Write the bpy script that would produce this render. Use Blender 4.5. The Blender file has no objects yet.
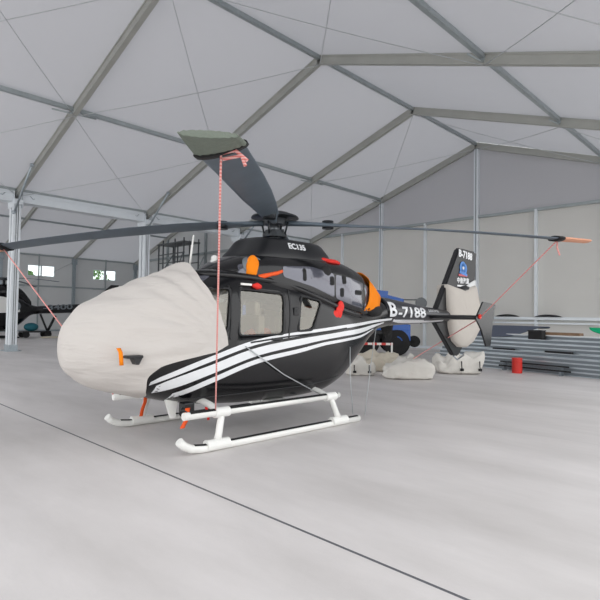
import bpy, bmesh, math, random
from mathutils import Vector, Matrix, noise
random.seed(7)
C = bpy.context.scene.collection
PI = math.pi

# ------------------------------------------------------------------ helpers
def lin(c):
    c = c / 255.0
    return c / 12.92 if c <= 0.04045 else ((c + 0.055) / 1.055) ** 2.4

def srgb(r, g, b):
    return (lin(r), lin(g), lin(b), 1.0)

def setup(name):
    m = bpy.data.materials.new(name)
    m.use_nodes = True
    nt = m.node_tree
    return m, nt, nt.nodes['Principled BSDF']

def mat(name, rgb, rough=0.5, metal=0.0, coat=0.0, var=0.0, scale=6.0, bump=0.0, bscale=40.0, spec=0.5):
    m, nt, b = setup(name)
    col = srgb(*rgb)
    b.inputs['Base Color'].default_value = col
    b.inputs['Roughness'].default_value = rough
    b.inputs['Metallic'].default_value = metal
    b.inputs['Specular IOR Level'].default_value = spec
    if coat:
        b.inputs['Coat Weight'].default_value = coat
        b.inputs['Coat Roughness'].default_value = 0.04
    tc = nt.nodes.new('ShaderNodeTexCoord')
    if var:
        n = nt.nodes.new('ShaderNodeTexNoise')
        n.inputs['Scale'].default_value = scale
        n.inputs['Detail'].default_value = 5
        r = nt.nodes.new('ShaderNodeValToRGB')
        r.color_ramp.elements[0].position = 0.3
        r.color_ramp.elements[1].position = 0.7
        r.color_ramp.elements[0].color = tuple(c * (1 - var) for c in col[:3]) + (1,)
        r.color_ramp.elements[1].color = tuple(min(1, c * (1 + var)) for c in col[:3]) + (1,)
        nt.links.new(tc.outputs['Object'], n.inputs['Vector'])
        nt.links.new(n.outputs['Fac'], r.inputs['Fac'])
        nt.links.new(r.outputs['Color'], b.inputs['Base Color'])
    if bump:
        n = nt.nodes.new('ShaderNodeTexNoise')
        n.inputs['Scale'].default_value = bscale
        n.inputs['Detail'].default_value = 4
        bp = nt.nodes.new('ShaderNodeBump')
        bp.inputs['Strength'].default_value = bump
        bp.inputs['Distance'].default_value = 0.02
        nt.links.new(tc.outputs['Object'], n.inputs['Vector'])
        nt.links.new(n.outputs['Fac'], bp.inputs['Height'])
        nt.links.new(bp.outputs['Normal'], b.inputs['Normal'])
    return m

def stripes_mat(name, c1, c2, axis, period, rough=0.5, duty=0.5, metal=0.0):
    """two alternating colours along one object axis"""
    m, nt, b = setup(name)
    tc = nt.nodes.new('ShaderNodeTexCoord')
    sp = nt.nodes.new('ShaderNodeSeparateXYZ')
    d = nt.nodes.new('ShaderNodeMath'); d.operation = 'DIVIDE'; d.inputs[1].default_value = period
    f = nt.nodes.new('ShaderNodeMath'); f.operation = 'FRACT'
    g = nt.nodes.new('ShaderNodeMath'); g.operation = 'GREATER_THAN'; g.inputs[1].default_value = duty
    mx = nt.nodes.new('ShaderNodeMix'); mx.data_type = 'RGBA'
    mx.inputs['A'].default_value = srgb(*c1); mx.inputs['B'].default_value = srgb(*c2)
    nt.links.new(tc.outputs['Object'], sp.inputs[0])
    nt.links.new(sp.outputs[axis], d.inputs[0]); nt.links.new(d.outputs[0], f.inputs[0])
    nt.links.new(f.outputs[0], g.inputs[0]); nt.links.new(g.outputs[0], mx.inputs['Factor'])
    nt.links.new(mx.outputs['Result'], b.inputs['Base Color'])
    b.inputs['Roughness'].default_value = rough; b.inputs['Metallic'].default_value = metal
    return m

class MB:
    """collects shapes into one mesh"""
    def __init__(s):
        s.bm = bmesh.new(); s.mi = 0
    def face(s, vs, smooth=False):
        try:
            f = s.bm.faces.new(vs)
        except ValueError:
            return None
        f.material_index = s.mi; f.smooth = smooth
        return f
    def box(s, lo, hi, M=None, bevel=0.0):
        lo = Vector(lo); hi = Vector(hi)
        t = bmesh.new()
        bmesh.ops.create_cube(t, size=1.0)
        for v in t.verts:
            v.co = Vector(((lo[i] + hi[i]) / 2 + v.co[i] * (hi[i] - lo[i]) for i in range(3)))
        if bevel:
            bmesh.ops.bevel(t, geom=list(t.edges), offset=bevel, segments=2, affect='EDGES', profile=0.5)
        s.merge(t, M)
        return s
    def merge(s, t, M=None, smooth=None):
        mp = {}
        for v in t.verts:
            mp[v] = s.bm.verts.new(M @ v.co if M else v.co)
        for f in t.faces:
            g = s.face([mp[v] for v in f.verts], f.smooth if smooth is None else smooth)
        t.free()
    def grid(s, rows, closed=False, smooth=True, cap=False):
        """rows: list of lists of points"""
        V = [[s.bm.verts.new(p) for p in r] for r in rows]
        n = len(V[0])
        for i in range(len(V) - 1):
            for j in range(n if closed else n - 1):
                k = (j + 1) % n
                s.face([V[i][j], V[i][k], V[i + 1][k], V[i + 1][j]], smooth)
        if cap:
            s.face(list(reversed(V[0])), False); s.face(V[-1], False)
        return V
    def tube(s, pts, r, seg=10, smooth=True, cap=True, flat=1.0):
        pts = [Vector(p) for p in pts]
        if not isinstance(r, (list, tuple)):
            r = [r] * len(pts)
        rows = []
        up = None
        for i, p in enumerate(pts):
            d = (pts[min(i + 1, len(pts) - 1)] - pts[max(i - 1, 0)]).normalized()
            if up is None:
                up = Vector((0, 0, 1)) if abs(d.z) < 0.9 else Vector((1, 0, 0))
            x = d.cross(up).normalized(); y = x.cross(d).normalized(); up = y
            rows.append([p + x * math.cos(2 * PI * k / seg) * r[i] + y * math.sin(2 * PI * k / seg) * r[i] * flat for k in range(seg)])
        s.grid(rows, True, smooth, cap)
        return s
    def bar(s, a, b, w, h, up=(0, 0, 1)):
        """rectangular bar from a to b, w sideways, h along up, top at the line"""
        a = Vector(a); b = Vector(b); d = (b - a).normalized(); up = Vector(up)
        x = d.cross(up).normalized(); y = x.cross(d).normalized()
        rows = [[p + x * sx * w / 2 + y * (sy - 0.5) * h for sx, sy in ((-1, 0), (1, 0), (1, 1), (-1, 1))] for p in (a, b)]
        s.grid(rows, True, False, True)
        return s
    def prism(s, poly, axis, lo, hi, smooth=False):
        """poly of 2-D points extruded along axis 'x','y','z'"""
        def P(u, v, t):
            return {'x': (t, u, v), 'y': (u, t, v), 'z': (u, v, t)}[axis]
        A = [s.bm.verts.new(P(u, v, lo)) for u, v in poly]
        B = [s.bm.verts.new(P(u, v, hi)) for u, v in poly]
        n = len(poly)
        s.face(list(reversed(A))); s.face(B)
        for i in range(n):
            s.face([A[i], A[(i + 1) % n], B[(i + 1) % n], B[i]], smooth)
        return s
    def ball(s, c, r, sx=1, sy=1, sz=1, seg=16):
        t = bmesh.new()
        bmesh.ops.create_uvsphere(t, u_segments=seg, v_segments=max(6, seg // 2), radius=r)
        for v in t.verts:
            v.co = Vector(c) + Vector((v.co.x * sx, v.co.y * sy, v.co.z * sz))
        for f in t.faces: f.smooth = True
        s.merge(t)
        return s
    def disc(s, c, n, r, th, seg=24, r2=None):
        """short cylinder: centre c, axis n, radius r, thickness th"""
        c = Vector(c); n = Vector(n).normalized()
        s.tube([c - n * th / 2, c + n * th / 2], [r, r if r2 is None else r2], seg, False, True)
        return s
    def done(s, name, mats, parent=None, fix=True):
        if fix:
            bmesh.ops.recalc_face_normals(s.bm, faces=s.bm.faces)
        me = bpy.data.meshes.new(name)
        s.bm.to_mesh(me); s.bm.free()
        if not isinstance(mats, (list, tuple)): mats = [mats]
        for m in mats: me.materials.append(m)
        o = bpy.data.objects.new(name, me)
        C.objects.link(o)
        if parent: o.parent = parent
        return o

def tag(o, label, cat, group=None):
    o['label'] = label; o['category'] = cat
    if group: o['group'] = group
    return o
def thing(name, label, cat, loc=(0, 0, 0), rz=0.0, group=None):
    o = bpy.data.objects.new(name, None)
    o.empty_display_size = 0.2
    C.objects.link(o)
    o.location = loc; o.rotation_euler = (0, 0, rz)
    return tag(o, label, cat, group)
def struct(o):
    o['kind'] = 'structure'; return o
def copy_tree(o, parent=None):
    c = o.copy(); C.objects.link(c); c.parent = parent
    for ch in list(o.children): copy_tree(ch, c)
    return c
def mod_apply(o):
    dg = bpy.context.evaluated_depsgraph_get()
    me = bpy.data.meshes.new_from_object(o.evaluated_get(dg))
    o.modifiers.clear(); o.data = me
    return o
def text(name, body, size, m, parent, loc, rot, extr=0.002, shear=0.0, sx=1.0, bold=0.0):
    cu = bpy.data.curves.new(name, 'FONT')
    cu.body = body; cu.size = size; cu.extrude = extr; cu.shear = shear; cu.offset = bold
    cu.align_x = 'LEFT'; cu.align_y = 'BOTTOM'
    t = bpy.data.objects.new(name + '_tmp', cu)
    C.objects.link(t)
    dg = bpy.context.evaluated_depsgraph_get(); dg.update()
    me = bpy.data.meshes.new_from_object(t.evaluated_get(dg))
    bpy.data.objects.remove(t)
    me.materials.clear(); me.materials.append(m)
    o = bpy.data.objects.new(name, me)
    C.objects.link(o); o.parent = parent
    o.location = loc; o.rotation_euler = rot; o.scale = (sx, 1, 1)
    return o

def interp(tab, x):
    n = len(tab)
    if x <= tab[0][0]: return tab[0][1:]
    if x >= tab[-1][0]: return tab[-1][1:]
    i = max(k for k in range(n - 1) if tab[k][0] <= x)
    x0, x1 = tab[i][0], tab[i + 1][0]; h = x1 - x0; t = (x - x0) / h
    out = []
    def sl(k, c):
        if k <= 0: return (tab[1][c] - tab[0][c]) / (tab[1][0] - tab[0][0])
        if k >= n - 1: return (tab[-1][c] - tab[-2][c]) / (tab[-1][0] - tab[-2][0])
        a = (tab[k][c] - tab[k - 1][c]) / (tab[k][0] - tab[k - 1][0])
        b = (tab[k + 1][c] - tab[k][c]) / (tab[k + 1][0] - tab[k][0])
        return 0 if a * b <= 0 else 2 * a * b / (a + b)
    for c in range(1, len(tab[0])):
        y0, y1 = tab[i][c], tab[i + 1][c]
        m0, m1 = sl(i, c), sl(i + 1, c)
        out.append((2 * t**3 - 3 * t * t + 1) * y0 + (t**3 - 2 * t * t + t) * h * m0 + (-2 * t**3 + 3 * t * t) * y1 + (t**3 - t * t) * h * m1)
    return out
def side(tab, a, z):
    w, zb, zt, zm, n = interp(tab, a)
    q = (z - zm) / (zt - zm) if z > zm else (zm - z) / (zm - zb)
    q = min(abs(q), .999)
    return w * (1 - q**n) ** (1 / n)
def sect(tab, a, th):
    w, zb, zt, zm, n = interp(tab, a)
    c, s = math.cos(th), math.sin(th)
    return (w * math.copysign(abs(c) ** (2 / n), c), zm + ((zt - zm) if s > 0 else (zm - zb)) * math.copysign(abs(s) ** (2 / n), s))
def frange(a, b, n):
    return [a + (b - a) * i / n for i in range(n + 1)]

# ------------------------------------------------------------------ materials
def membrane():
    m, nt, b = setup('tent_membrane')
    out = nt.nodes['Material Output']
    b.inputs['Base Color'].default_value = srgb(200, 200, 203)
    b.inputs['Roughness'].default_value = 0.55
    tr = nt.nodes.new('ShaderNodeBsdfTranslucent')
    tr.inputs['Color'].default_value = srgb(204, 206, 212)
    mx = nt.nodes.new('ShaderNodeMixShader'); mx.inputs[0].default_value = 0.15
    tc = nt.nodes.new('ShaderNodeTexCoord')
    n = nt.nodes.new('ShaderNodeTexNoise'); n.inputs['Scale'].default_value = 0.35; n.inputs['Detail'].default_value = 3
    bp = nt.nodes.new('ShaderNodeBump'); bp.inputs['Strength'].default_value = 0.25; bp.inputs['Distance'].default_value = 0.25
    nt.links.new(tc.outputs['Object'], n.inputs['Vector'])
    nt.links.new(n.outputs['Fac'], bp.inputs['Height'])
    nt.links.new(bp.outputs['Normal'], b.inputs['Normal'])
    nt.links.new(b.outputs[0], mx.inputs[1]); nt.links.new(tr.outputs[0], mx.inputs[2])
    nt.links.new(mx.outputs[0], out.inputs['Surface'])
    return m

def floor_mat():
    m, nt, b = setup('concrete_floor')
    L = nt.links
    tc = nt.nodes.new('ShaderNodeTexCoord')
    n1 = nt.nodes.new('ShaderNodeTexNoise'); n1.inputs['Scale'].default_value = 0.45; n1.inputs['Detail'].default_value = 7; n1.inputs['Roughness'].default_value = 0.6
    mp = nt.nodes.new('ShaderNodeMapping'); mp.inputs['Scale'].default_value = (0.6, 1.8, 1)
    L.new(tc.outputs['Object'], mp.inputs['Vector']); L.new(mp.outputs[0], n1.inputs['Vector'])
    cr = nt.nodes.new('ShaderNodeValToRGB')
    cr.color_ramp.elements[0].position = 0.3; cr.color_ramp.elements[0].color = srgb(192, 188, 186)
    cr.color_ramp.elements[1].position = 0.72; cr.color_ramp.elements[1].color = srgb(222, 218, 217)
    L.new(n1.outputs['Fac'], cr.inputs['Fac'])
    sp = nt.nodes.new('ShaderNodeSeparateXYZ'); L.new(tc.outputs['Object'], sp.inputs[0])
    def joint(axis, off, period, half):
        a = nt.nodes.new('ShaderNodeMath'); a.operation = 'ADD'; a.inputs[1].default_value = -off + period * 50 + period / 2
        L.new(sp.outputs[axis], a.inputs[0])
        mo = nt.nodes.new('ShaderNodeMath'); mo.operation = 'MODULO'; mo.inputs[1].default_value = period
        L.new(a.outputs[0], mo.inputs[0])
        s2 = nt.nodes.new('ShaderNodeMath'); s2.operation = 'SUBTRACT'; s2.inputs[1].default_value = period / 2
        L.new(mo.outputs[0], s2.inputs[0])
        ab = nt.nodes.new('ShaderNodeMath'); ab.operation = 'ABSOLUTE'; L.new(s2.outputs[0], ab.inputs[0])
        lt = nt.nodes.new('ShaderNodeMath'); lt.operation = 'LESS_THAN'; lt.inputs[1].default_value = half
        L.new(ab.outputs[0], lt.inputs[0])
        return lt
    j1 = joint(1, -4.36, 60.0, 0.014)
    j2 = joint(1, -4.36, 5.0, 0.007)
    last = cr.outputs['Color']
    for j, col, k in ((j2, (150, 146, 144), .35), (j1, (84, 86, 92), .95)):
        mu = nt.nodes.new('ShaderNodeMath'); mu.operation = 'MULTIPLY'; mu.inputs[1].default_value = k
        L.new(j.outputs[0], mu.inputs[0])
        mx = nt.nodes.new('ShaderNodeMix'); mx.data_type = 'RGBA'
        L.new(mu.outputs[0], mx.inputs['Factor']); L.new(last, mx.inputs['A'])
        mx.inputs['B'].default_value = srgb(*col)
        last = mx.outputs['Result']
    L.new(last, b.inputs['Base Color'])
    b.inputs['Roughness'].default_value = 0.5
    n2 = nt.nodes.new('ShaderNodeTexNoise'); n2.inputs['Scale'].default_value = 30; n2.inputs['Detail'].default_value = 5
    L.new(tc.outputs['Object'], n2.inputs['Vector'])
    bp = nt.nodes.new('ShaderNodeBump'); bp.inputs['Strength'].default_value = 0.15; bp.inputs['Distance'].default_value = 0.01
    L.new(n2.outputs['Fac'], bp.inputs['Height']); L.new(bp.outputs['Normal'], b.inputs['Normal'])
    return m

def cloth(name, rgb, bump=0.6, sc=(3, 3, 9)):
    m, nt, b = setup(name)
    L = nt.links
    b.inputs['Base Color'].default_value = srgb(*rgb)
    b.inputs['Roughness'].default_value = 0.85
    b.inputs['Specular IOR Level'].default_value = 0.2
    tc = nt.nodes.new('ShaderNodeTexCoord')
    mp = nt.nodes.new('ShaderNodeMapping'); mp.inputs['Scale'].default_value = sc
    n = nt.nodes.new('ShaderNodeTexNoise'); n.inputs['Scale'].default_value = 1.0; n.inputs['Detail'].default_value = 4; n.inputs['Distortion'].default_value = 0.6
    L.new(tc.outputs['Object'], mp.inputs[0]); L.new(mp.outputs[0], n.inputs['Vector'])
    bp = nt.nodes.new('ShaderNodeBump'); bp.inputs['Strength'].default_value = bump; bp.inputs['Distance'].default_value = 0.05
    L.new(n.outputs['Fac'], bp.inputs['Height']); L.new(bp.outputs['Normal'], b.inputs['Normal'])
    return m

def glass(name, tint=(235, 240, 240), alpha=0.55, rough=0.03):
    """thin pane: clear with a strong mirror-like share"""
    m, nt, b = setup(name)
    out = nt.nodes['Material Output']
    tr = nt.nodes.new('ShaderNodeBsdfTransparent'); tr.inputs[0].default_value = srgb(*tint)
    gl = nt.nodes.new('ShaderNodeBsdfGlossy'); gl.inputs['Roughness'].default_value = rough
    gl.inputs['Color'].default_value = (1.0, 0.96, 0.88, 1)
    fr = nt.nodes.new('ShaderNodeLayerWeight'); fr.inputs['Blend'].default_value = alpha
    mx = nt.nodes.new('ShaderNodeMixShader')
    nt.links.new(fr.outputs['Fresnel'], mx.inputs[0])
    nt.links.new(tr.outputs[0], mx.inputs[1]); nt.links.new(gl.outputs[0], mx.inputs[2])
    nt.links.new(mx.outputs[0], out.inputs['Surface'])
    return m

M = {}
M['membrane'] = membrane()
M['floor'] = floor_mat()
M['panel'] = mat('wall_panel', (214, 213, 208), 0.6, var=0.02, scale=0.6)
M['panel_dark'] = mat('far_wall_panel', (212, 214, 214), 0.6, var=0.03, scale=0.5)
M['rafter'] = mat('rafter_aluminium', (172, 173, 167), 0.45, 0.2, var=0.05, scale=2)
M['purlin'] = mat('purlin_steel', (162, 170, 172), 0.4, 0.3, var=0.06, scale=3)
M['white_alu'] = mat('white_aluminium', (226, 232, 236), 0.4, 0.15, var=0.03, scale=2)
M['groove'] = mat('profile_groove', (120, 128, 134), 0.5, 0.3)
M['galv'] = mat('galvanised_steel', (168, 178, 184), 0.35, 0.7, var=0.1, scale=9)
M['wire'] = mat('steel_wire', (190, 194, 196), 0.4, 0.5)
M['black'] = mat('gloss_black_paint', (14, 14, 17), 0.2, 0.0, 0.0, spec=0.5)
M['satin_black'] = mat('satin_black_paint', (26, 27, 30), 0.38)
M['rubber'] = mat('black_rubber', (24, 24, 25), 0.75)
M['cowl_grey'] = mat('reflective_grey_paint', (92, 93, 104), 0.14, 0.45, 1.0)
M['boom_grey'] = mat('dark_grey_paint', (40, 42, 48), 0.3, 0.1, 0.2)
M['white'] = mat('white_paint', (236, 236, 232), 0.35, 0.0, 0.3)
M['stripe'] = mat('white_stripe_paint', (232, 234, 236), 0.3, 0.0, 0.5)
M['blade'] = mat('blade_grey', (92, 104, 114), 0.45, 0.1, var=0.08, scale=4)
M['blade_hub'] = mat('hub_dark_metal', (42, 46, 50), 0.4, 0.5)
M['metal'] = mat('bare_metal', (170, 175, 180), 0.3, 0.9)
M['cover'] = cloth('cream_canvas', (204, 199, 194), 0.9, (1.6, 0.9, 5.5))
M['fin_cover'] = cloth('cream_fin_canvas', (200, 194, 186), 0.4, (2, 2, 4))
M['cap_green'] = cloth('grey_green_blade_sock', (116, 124, 114), 0.5, (14, 14, 14))
M['cap_salmon'] = cloth('salmon_blade_sock', (226, 168, 140), 0.4, (12, 12, 12))
M['orange'] = cloth('orange_fabric', (250, 140, 28), 0.3, (14, 14, 14))
M['flag'] = mat('orange_red_streamer', (246, 92, 28), 0.6)
M['red'] = mat('red_fabric', (232, 44, 34), 0.6)
M['red_paint'] = mat('red_paint', (206, 44, 34), 0.45, var=0.08)
M['cabin'] = mat('beige_cabin_lining', (226, 216, 198), 0.7)
M['seat'] = mat('beige_seat_leather', (205, 196, 180), 0.5)
M['bag'] = cloth('white_sack_cloth', (222, 219, 212), 0.7, (5, 5, 5))
M['bag_tan'] = cloth('stained_sack_cloth', (206, 198, 182), 0.7, (5, 5, 5))
M['glass'] = glass('cabin_glass', (235, 235, 228), 0.58)
M['win_glass'] = glass('clear_pane', (245, 250, 250), 0.15)
M['blue'] = mat('blue_paint', (28, 92, 178), 0.35, 0, 0.4)
M['tyre'] = mat('tyre_rubber', (28, 28, 29), 0.8, bump=0.3, bscale=30)
M['alu_stack'] = mat('mill_aluminium', (184, 192, 198), 0.28, 0.6, var=0.22, scale=1.3)
M['tarp'] = cloth('slate_tarpaulin', (92, 98, 112), 0.5, (3, 3, 3))
M['green'] = cloth('green_fabric', (26, 168, 116), 0.5, (4, 4, 4))
M['brown'] = mat('brown_wood', (134, 108, 84), 0.7, var=0.15)
M['sheet'] = cloth('white_plastic_sheet', (226, 228, 228), 0.4, (3, 3, 3))
M['scaf'] = mat('scaffold_tube', (104, 108, 110), 0.5, 0.4)
M['teal'] = mat('teal_fabric', (30, 104, 118), 0.6)
M['leaf'] = mat('tree_leaves', (106, 140, 84), 0.8, var=0.3, scale=3)
M['bark'] = mat('tree_bark', (92, 78, 64), 0.9, var=0.2)
M['navy'] = mat('navy_cloth', (46, 54, 84), 0.7)
M['logo_blue'] = mat('logo_blue', (64, 132, 210), 0.4)
M['logo_red'] = mat('logo_red', (196, 84, 96), 0.4)
M['hazard'] = stripes_mat('red_white_bands', (214, 66, 58), (232, 226, 220), 0, 0.36, 0.5)

def rope_mat():
    m, nt, b = setup('red_white_rope')
    tc = nt.nodes.new('ShaderNodeTexCoord')
    w = nt.nodes.new('ShaderNodeTexWave'); w.inputs['Scale'].default_value = 14; w.bands_direction = 'Z'
    r = nt.nodes.new('ShaderNodeValToRGB')
    r.color_ramp.elements[0].color = srgb(222, 120, 116); r.color_ramp.elements[1].color = srgb(240, 190, 184)
    nt.links.new(tc.outputs['Object'], w.inputs['Vector']); nt.links.new(w.outputs['Color'], r.inputs['Fac'])
    nt.links.new(r.outputs['Color'], b.inputs['Base Color']); b.inputs['Roughness'].default_value = 0.8
    return m
M['rope'] = rope_mat()

# ------------------------------------------------------------------ the tent
SP = 12.41      # half span
BAY = 6.28      # bay length
HE, HR = 7.05, 11.26
K0, K1 = -2, 3
SL = (HR - HE) / SP
Y1 = K1 * BAY

f = MB(); f.box((-60, -60, -0.2), (70, 60, 0.0)); struct(f.done('floor', M['floor']))

def roofz(x):
    x = (x % (2 * SP)); return HE + SL * min(x, 2 * SP - x)

# membrane: one sheet per roof slope, gently sagging in every bay
def slope(x0, x1, inner):
    m = MB()
    rows = []
    for i in range(13):
        u = i / 12; x = x0 + (x1 - x0) * u
        z0 = roofz(x) if 0 < u < 1 else (HR if (u == inner) else HE)
        row = []
        for k in range(K0, K1):
            for j in range(8):
                v = j / 8
                sag = 0.16 * math.sin(PI * v) * math.sin(PI * min(1, (u % 0.5) * 2 if u < 1 else 0))
                row.append((x, (k + v) * BAY, z0 - sag))
        row.append((x, K1 * BAY, z0))
        rows.append(row)
    m.grid(rows)
    return struct(m.done('ceiling', M['membrane'], fix=False))
slope(-2 * SP, -SP, 1); slope(-SP, 0, 0); slope(0, SP, 1); slope(SP, 2 * SP, 0)

ntrim = [0]
def trim(mb, m):
    ntrim[0] += 1
    return struct(mb.done('trim_%d' % ntrim[0], m))

def profile_bar(mb, a, b, w, h, up):
    """beam with flanges: web plus two wider lips (top of the beam lies on the line)"""
    a = Vector(a); b = Vector(b); upv = Vector(up)
    mb.bar(a - upv * h * 0.5, b - upv * h * 0.5, w * 0.72, h * 0.9, up)
    mb.bar(a - upv * h * 0.09, b - upv * h * 0.09, w, h * 0.16, up)
    mb.bar(a - upv * h * 0.91, b - upv * h * 0.91, w, h * 0.16, up)

for k in range(K0, K1 + 1):
    y = k * BAY
    for x0, x1, up in ((0, SP, (-SL, 0, 1)), (2 * SP, SP, (SL, 0, 1)), (-2 * SP, -SP, (-SL, 0, 1)), (0, -SP, (SL, 0, 1))):
        u = Vector(up).normalized()
        m = MB()
        e = 0.0
        profile_bar(m, (x0, y, HE - 0.02), (x1, y, HR - 0.02), 0.17, 0.32, u)
        trim(m, M['rafter'])
# purlins
for x, z in ((SP, HR - 0.05), (SP / 2, (HE + HR) / 2 - 0.05), (SP * 1.5, (HE + HR) / 2 - 0.05), (-SP, HR - 0.05), (-SP / 2, (HE + HR) / 2 - .05), (-SP * 1.5, (HE + HR) / 2 - .05), (2 * SP, HE - .05), (-2 * SP, HE - .05), (0.22, HE + 0.12)):
    m = MB(); m.bar((x, K0 * BAY, z - .07), (x, K1 * BAY, z - .07), 0.13, 0.14)
    trim(m, M['purlin'])
# valley beam between the two tents
m = MB()
for k in range(K0, K1):
    m.box((-0.27, k * BAY + 0.12, HE - 0.46), (0.27, (k + 1) * BAY - 0.12, HE - 0.02))
    m.box((-0.31, k * BAY + 0.12, HE - 0.50), (0.31, (k + 1) * BAY - 0.12, HE - 0.44))
    m.box((-0.31, k * BAY + 0.12, HE - 0.16), (0.31, (k + 1) * BAY - 0.12, HE - 0.11))
trim(m, M['white_alu'])

# columns between the tents
def column(y, label):
    t = thing('tent_column', label, 'column', (0, y, 0))
    for s in (-1, 1):
        m = MB()
        x = s * 0.17
        m.box((x - 0.115, -0.15, 0.02), (x + 0.115, 0.15, HE - 0.35))
        m.mi = 1
        for q in (-1, 1):
            m.box((x - 0.125, -0.05, 0.05), (x + 0.125, -0.03, HE - 0.4)); m.box((x - 0.125, 0.03, 0.05), (x + 0.125, 0.05, HE - 0.4))
        m.done('post', [M['white_alu'], M['groove']], t)
    m = MB(); m.box((-0.42, -0.3, 0.0), (0.42, 0.3, 0.025)); m.box((-.32, -.18, .02), (.32, .18, .28))
    for sx in (-1, 1):
        for sy in (-1, 1): m.disc((sx * .36, sy * .24, .035), (0, 0, 1), .03, .03, 6)
    m.done('base_plate', M['galv'], t)
    m = MB()
    m.box((-0.40, -0.19, HE - 0.75), (0.40, -0.165, HE - 0.05)); m.box((-0.40, 0.165, HE - 0.75), (0.40, 0.19, HE - 0.05))
    m.box((-0.5, -0.165, HE - 0.62), (-0.3, 0.165, HE - 0.42)); m.box((0.3, -0.165, HE - 0.62), (0.5, 0.165, HE - 0.42))
    for sx in (-1, 1):
        for i in range(3): m.disc((sx * .3, -.2, HE - .65 + i * .2), (0, 1, 0), .03, .03, 8)
    m.done('eave_bracket', M['white_alu'], t)
    # rope cleats bent from rod under the eave
    for s in (-1, 1):
        m = MB()
        m.tube([(.1, s * .25, HE + .02), (.25, s * .45, HE - .1), (.3, s * .62, HE - .28), (.22, s * .78, HE - .22), (.25, s * .85, HE + .05)], .018, 8)
        m.done('hook', M['galv'], t)
    return t
column(0, 'white twin-post tent column at the far left edge, nearest of all')
column(BAY, 'white twin-post tent column rising behind the cream nose cover')
column(2 * BAY, 'white twin-post column seen above the cabin beside the hanging rope')
column(-BAY, 'white twin-post tent column standing left of the view')
# knee braces from column to rafter
def knee(y, label):
    m = MB()
    m.tube([(0.56, y - .2, HE - 1.0), (2.55, y - .2, roofz(2.55) - 0.22)], 0.045, 12)
    m.box((0.30, y - .25, HE - 1.06), (0.62, y - .15, HE - .94)); m.disc((2.55, y - .2, roofz(2.55) - 0.22), (0, 1, 0), 0.07, 0.12, 12)
    tag(m.done('knee_brace', M['galv']), label, 'brace')
knee(0, 'steel tube brace from the leftmost column head to its rafter')
knee(BAY, 'steel tube brace from the column behind the nose cover to its rafter')
knee(2 * BAY, 'steel tube brace at the column head above the cabin')
# joint rods at the purlin crossings and bracing wires
m = MB()
def wire(a, b, sag=0.0, r=0.012):
    a = Vector(a); b = Vector(b); pts = []
    for i in range(11):
        t = i / 10; p = a.lerp(b, t); p.z -= sag * 4 * t * (1 - t); pts.append(p)
    m.tube(pts, r, 6)
def zc(x): return roofz(x) - 0.36
for k in (-1, 0, 2):
    for (xa, xb) in ((SP, SP / 2), (SP / 2, 0.3), (SP, SP * 1.5), (SP * 1.5, 2 * SP - .3)):
        m = MB()
        wire((xa, k * BAY, zc(xa)), (xb, (k + 1) * BAY, zc(xb)), 0.10)
        trim(m, M['wire'])
        m = MB()
        wire((xb, k * BAY, zc(xb)), (xa, (k + 1) * BAY, zc(xa)), 0.10)
        trim(m, M['wire'])
for k in range(0, 4):
    for x in (SP / 2, SP * 1.5):
        m = MB(); m.tube([(x - .1, k * BAY - .75, zc(x) + .08), (x + .12, k * BAY + .75, zc(x) + .08)], .03, 8)
        m.disc((x, k * BAY, zc(x) + .16), (0, 0, 1), .09, .1, 12)
        trim(m, M['purlin'])

# far gable wall of the main tent: panels below the beam, membrane above
yb = Y1 + 0.16
m = MB(); m.box((0, yb, 0), (2 * SP, yb + 0.06, 7.2)); struct(m.done('wall_back', M['panel']))
m = MB(); m.prism([(0, HE), (0, 7.2), (2 * SP, 7.2), (2 * SP, HE), (SP, HR)], 'y', yb - .01, yb + 0.0)
m.bm.free(); m = MB(); m.prism([(0.1, 7.2), (2 * SP - .1, 7.2), (SP, HR)], 'y', yb, yb + 0.02)
struct(m.done('wall_back_gable', M['membrane']))
for x, w, mm in ((SP, .24, 'white_alu'), (SP / 2, .2, 'white_alu'), (SP * 1.5, .2, 'white_alu'), (SP * .25, .1, 'white_alu'), (SP * .75, .12, 'white_alu'), (SP * 1.25, .12, 'white_alu'), (SP * 1.75, .12, 'white_alu')):
    top = roofz(x) - .3 if w > .15 else 7.2
    m = MB(); m.box((x - w / 2, Y1 - .02, 0), (x + w / 2, yb, top))
    m.mi = 1
    if w > .15: m.box((x - .02, Y1 - .03, 0), (x + .02, Y1 - .02, top))
    trim(m, [M[mm], M['groove']])
m = MB(); m.box((0, Y1 - .01, 7.12), (2 * SP, yb, 7.26)); trim(m, M['purlin'])
m = MB(); m.box((0, Y1 - .08, 1.52), (2 * SP, yb, 1.60)); m.box((0, Y1 - .08, 1.72), (2 * SP, yb, 1.86)); trim(m, M['white_alu'])
m = MB(); m.box((0, Y1 - .05, 0), (2 * SP, yb, 0.14)); struct(m.done('baseboard_back', M['white_alu']))

# gable wall of the second tent
m = MB(); m.prism([(-2 * SP, 0), (0, 0), (0, HE), (-SP, HR), (-2 * SP, HE)], 'y', yb, yb + 0.04)
struct(m.done('wall_back_annex', M['panel_dark']))
for x in (-SP, -SP / 2, -SP * 1.5):
    m = MB(); m.box((x - .1, Y1 - .02, 0), (x + .1, yb, roofz(x) - .3)); trim(m, M['purlin'])
m = MB(); m.box((-2 * SP, Y1 - .02, 7.0), (0, yb, 7.2)); trim(m, M['purlin'])
m = MB(); m.box((-2 * SP, Y1 - .02, 4.05), (0, yb, 4.2)); trim(m, M['purlin'])
for x in (-SP * .85, -SP * 1.2):
    m = MB(); m.tube([(x, Y1 - .1, 4.1), (x + 2.8, Y1 - .1, 7.1)], .05, 8); trim(m, M['purlin'])

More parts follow.
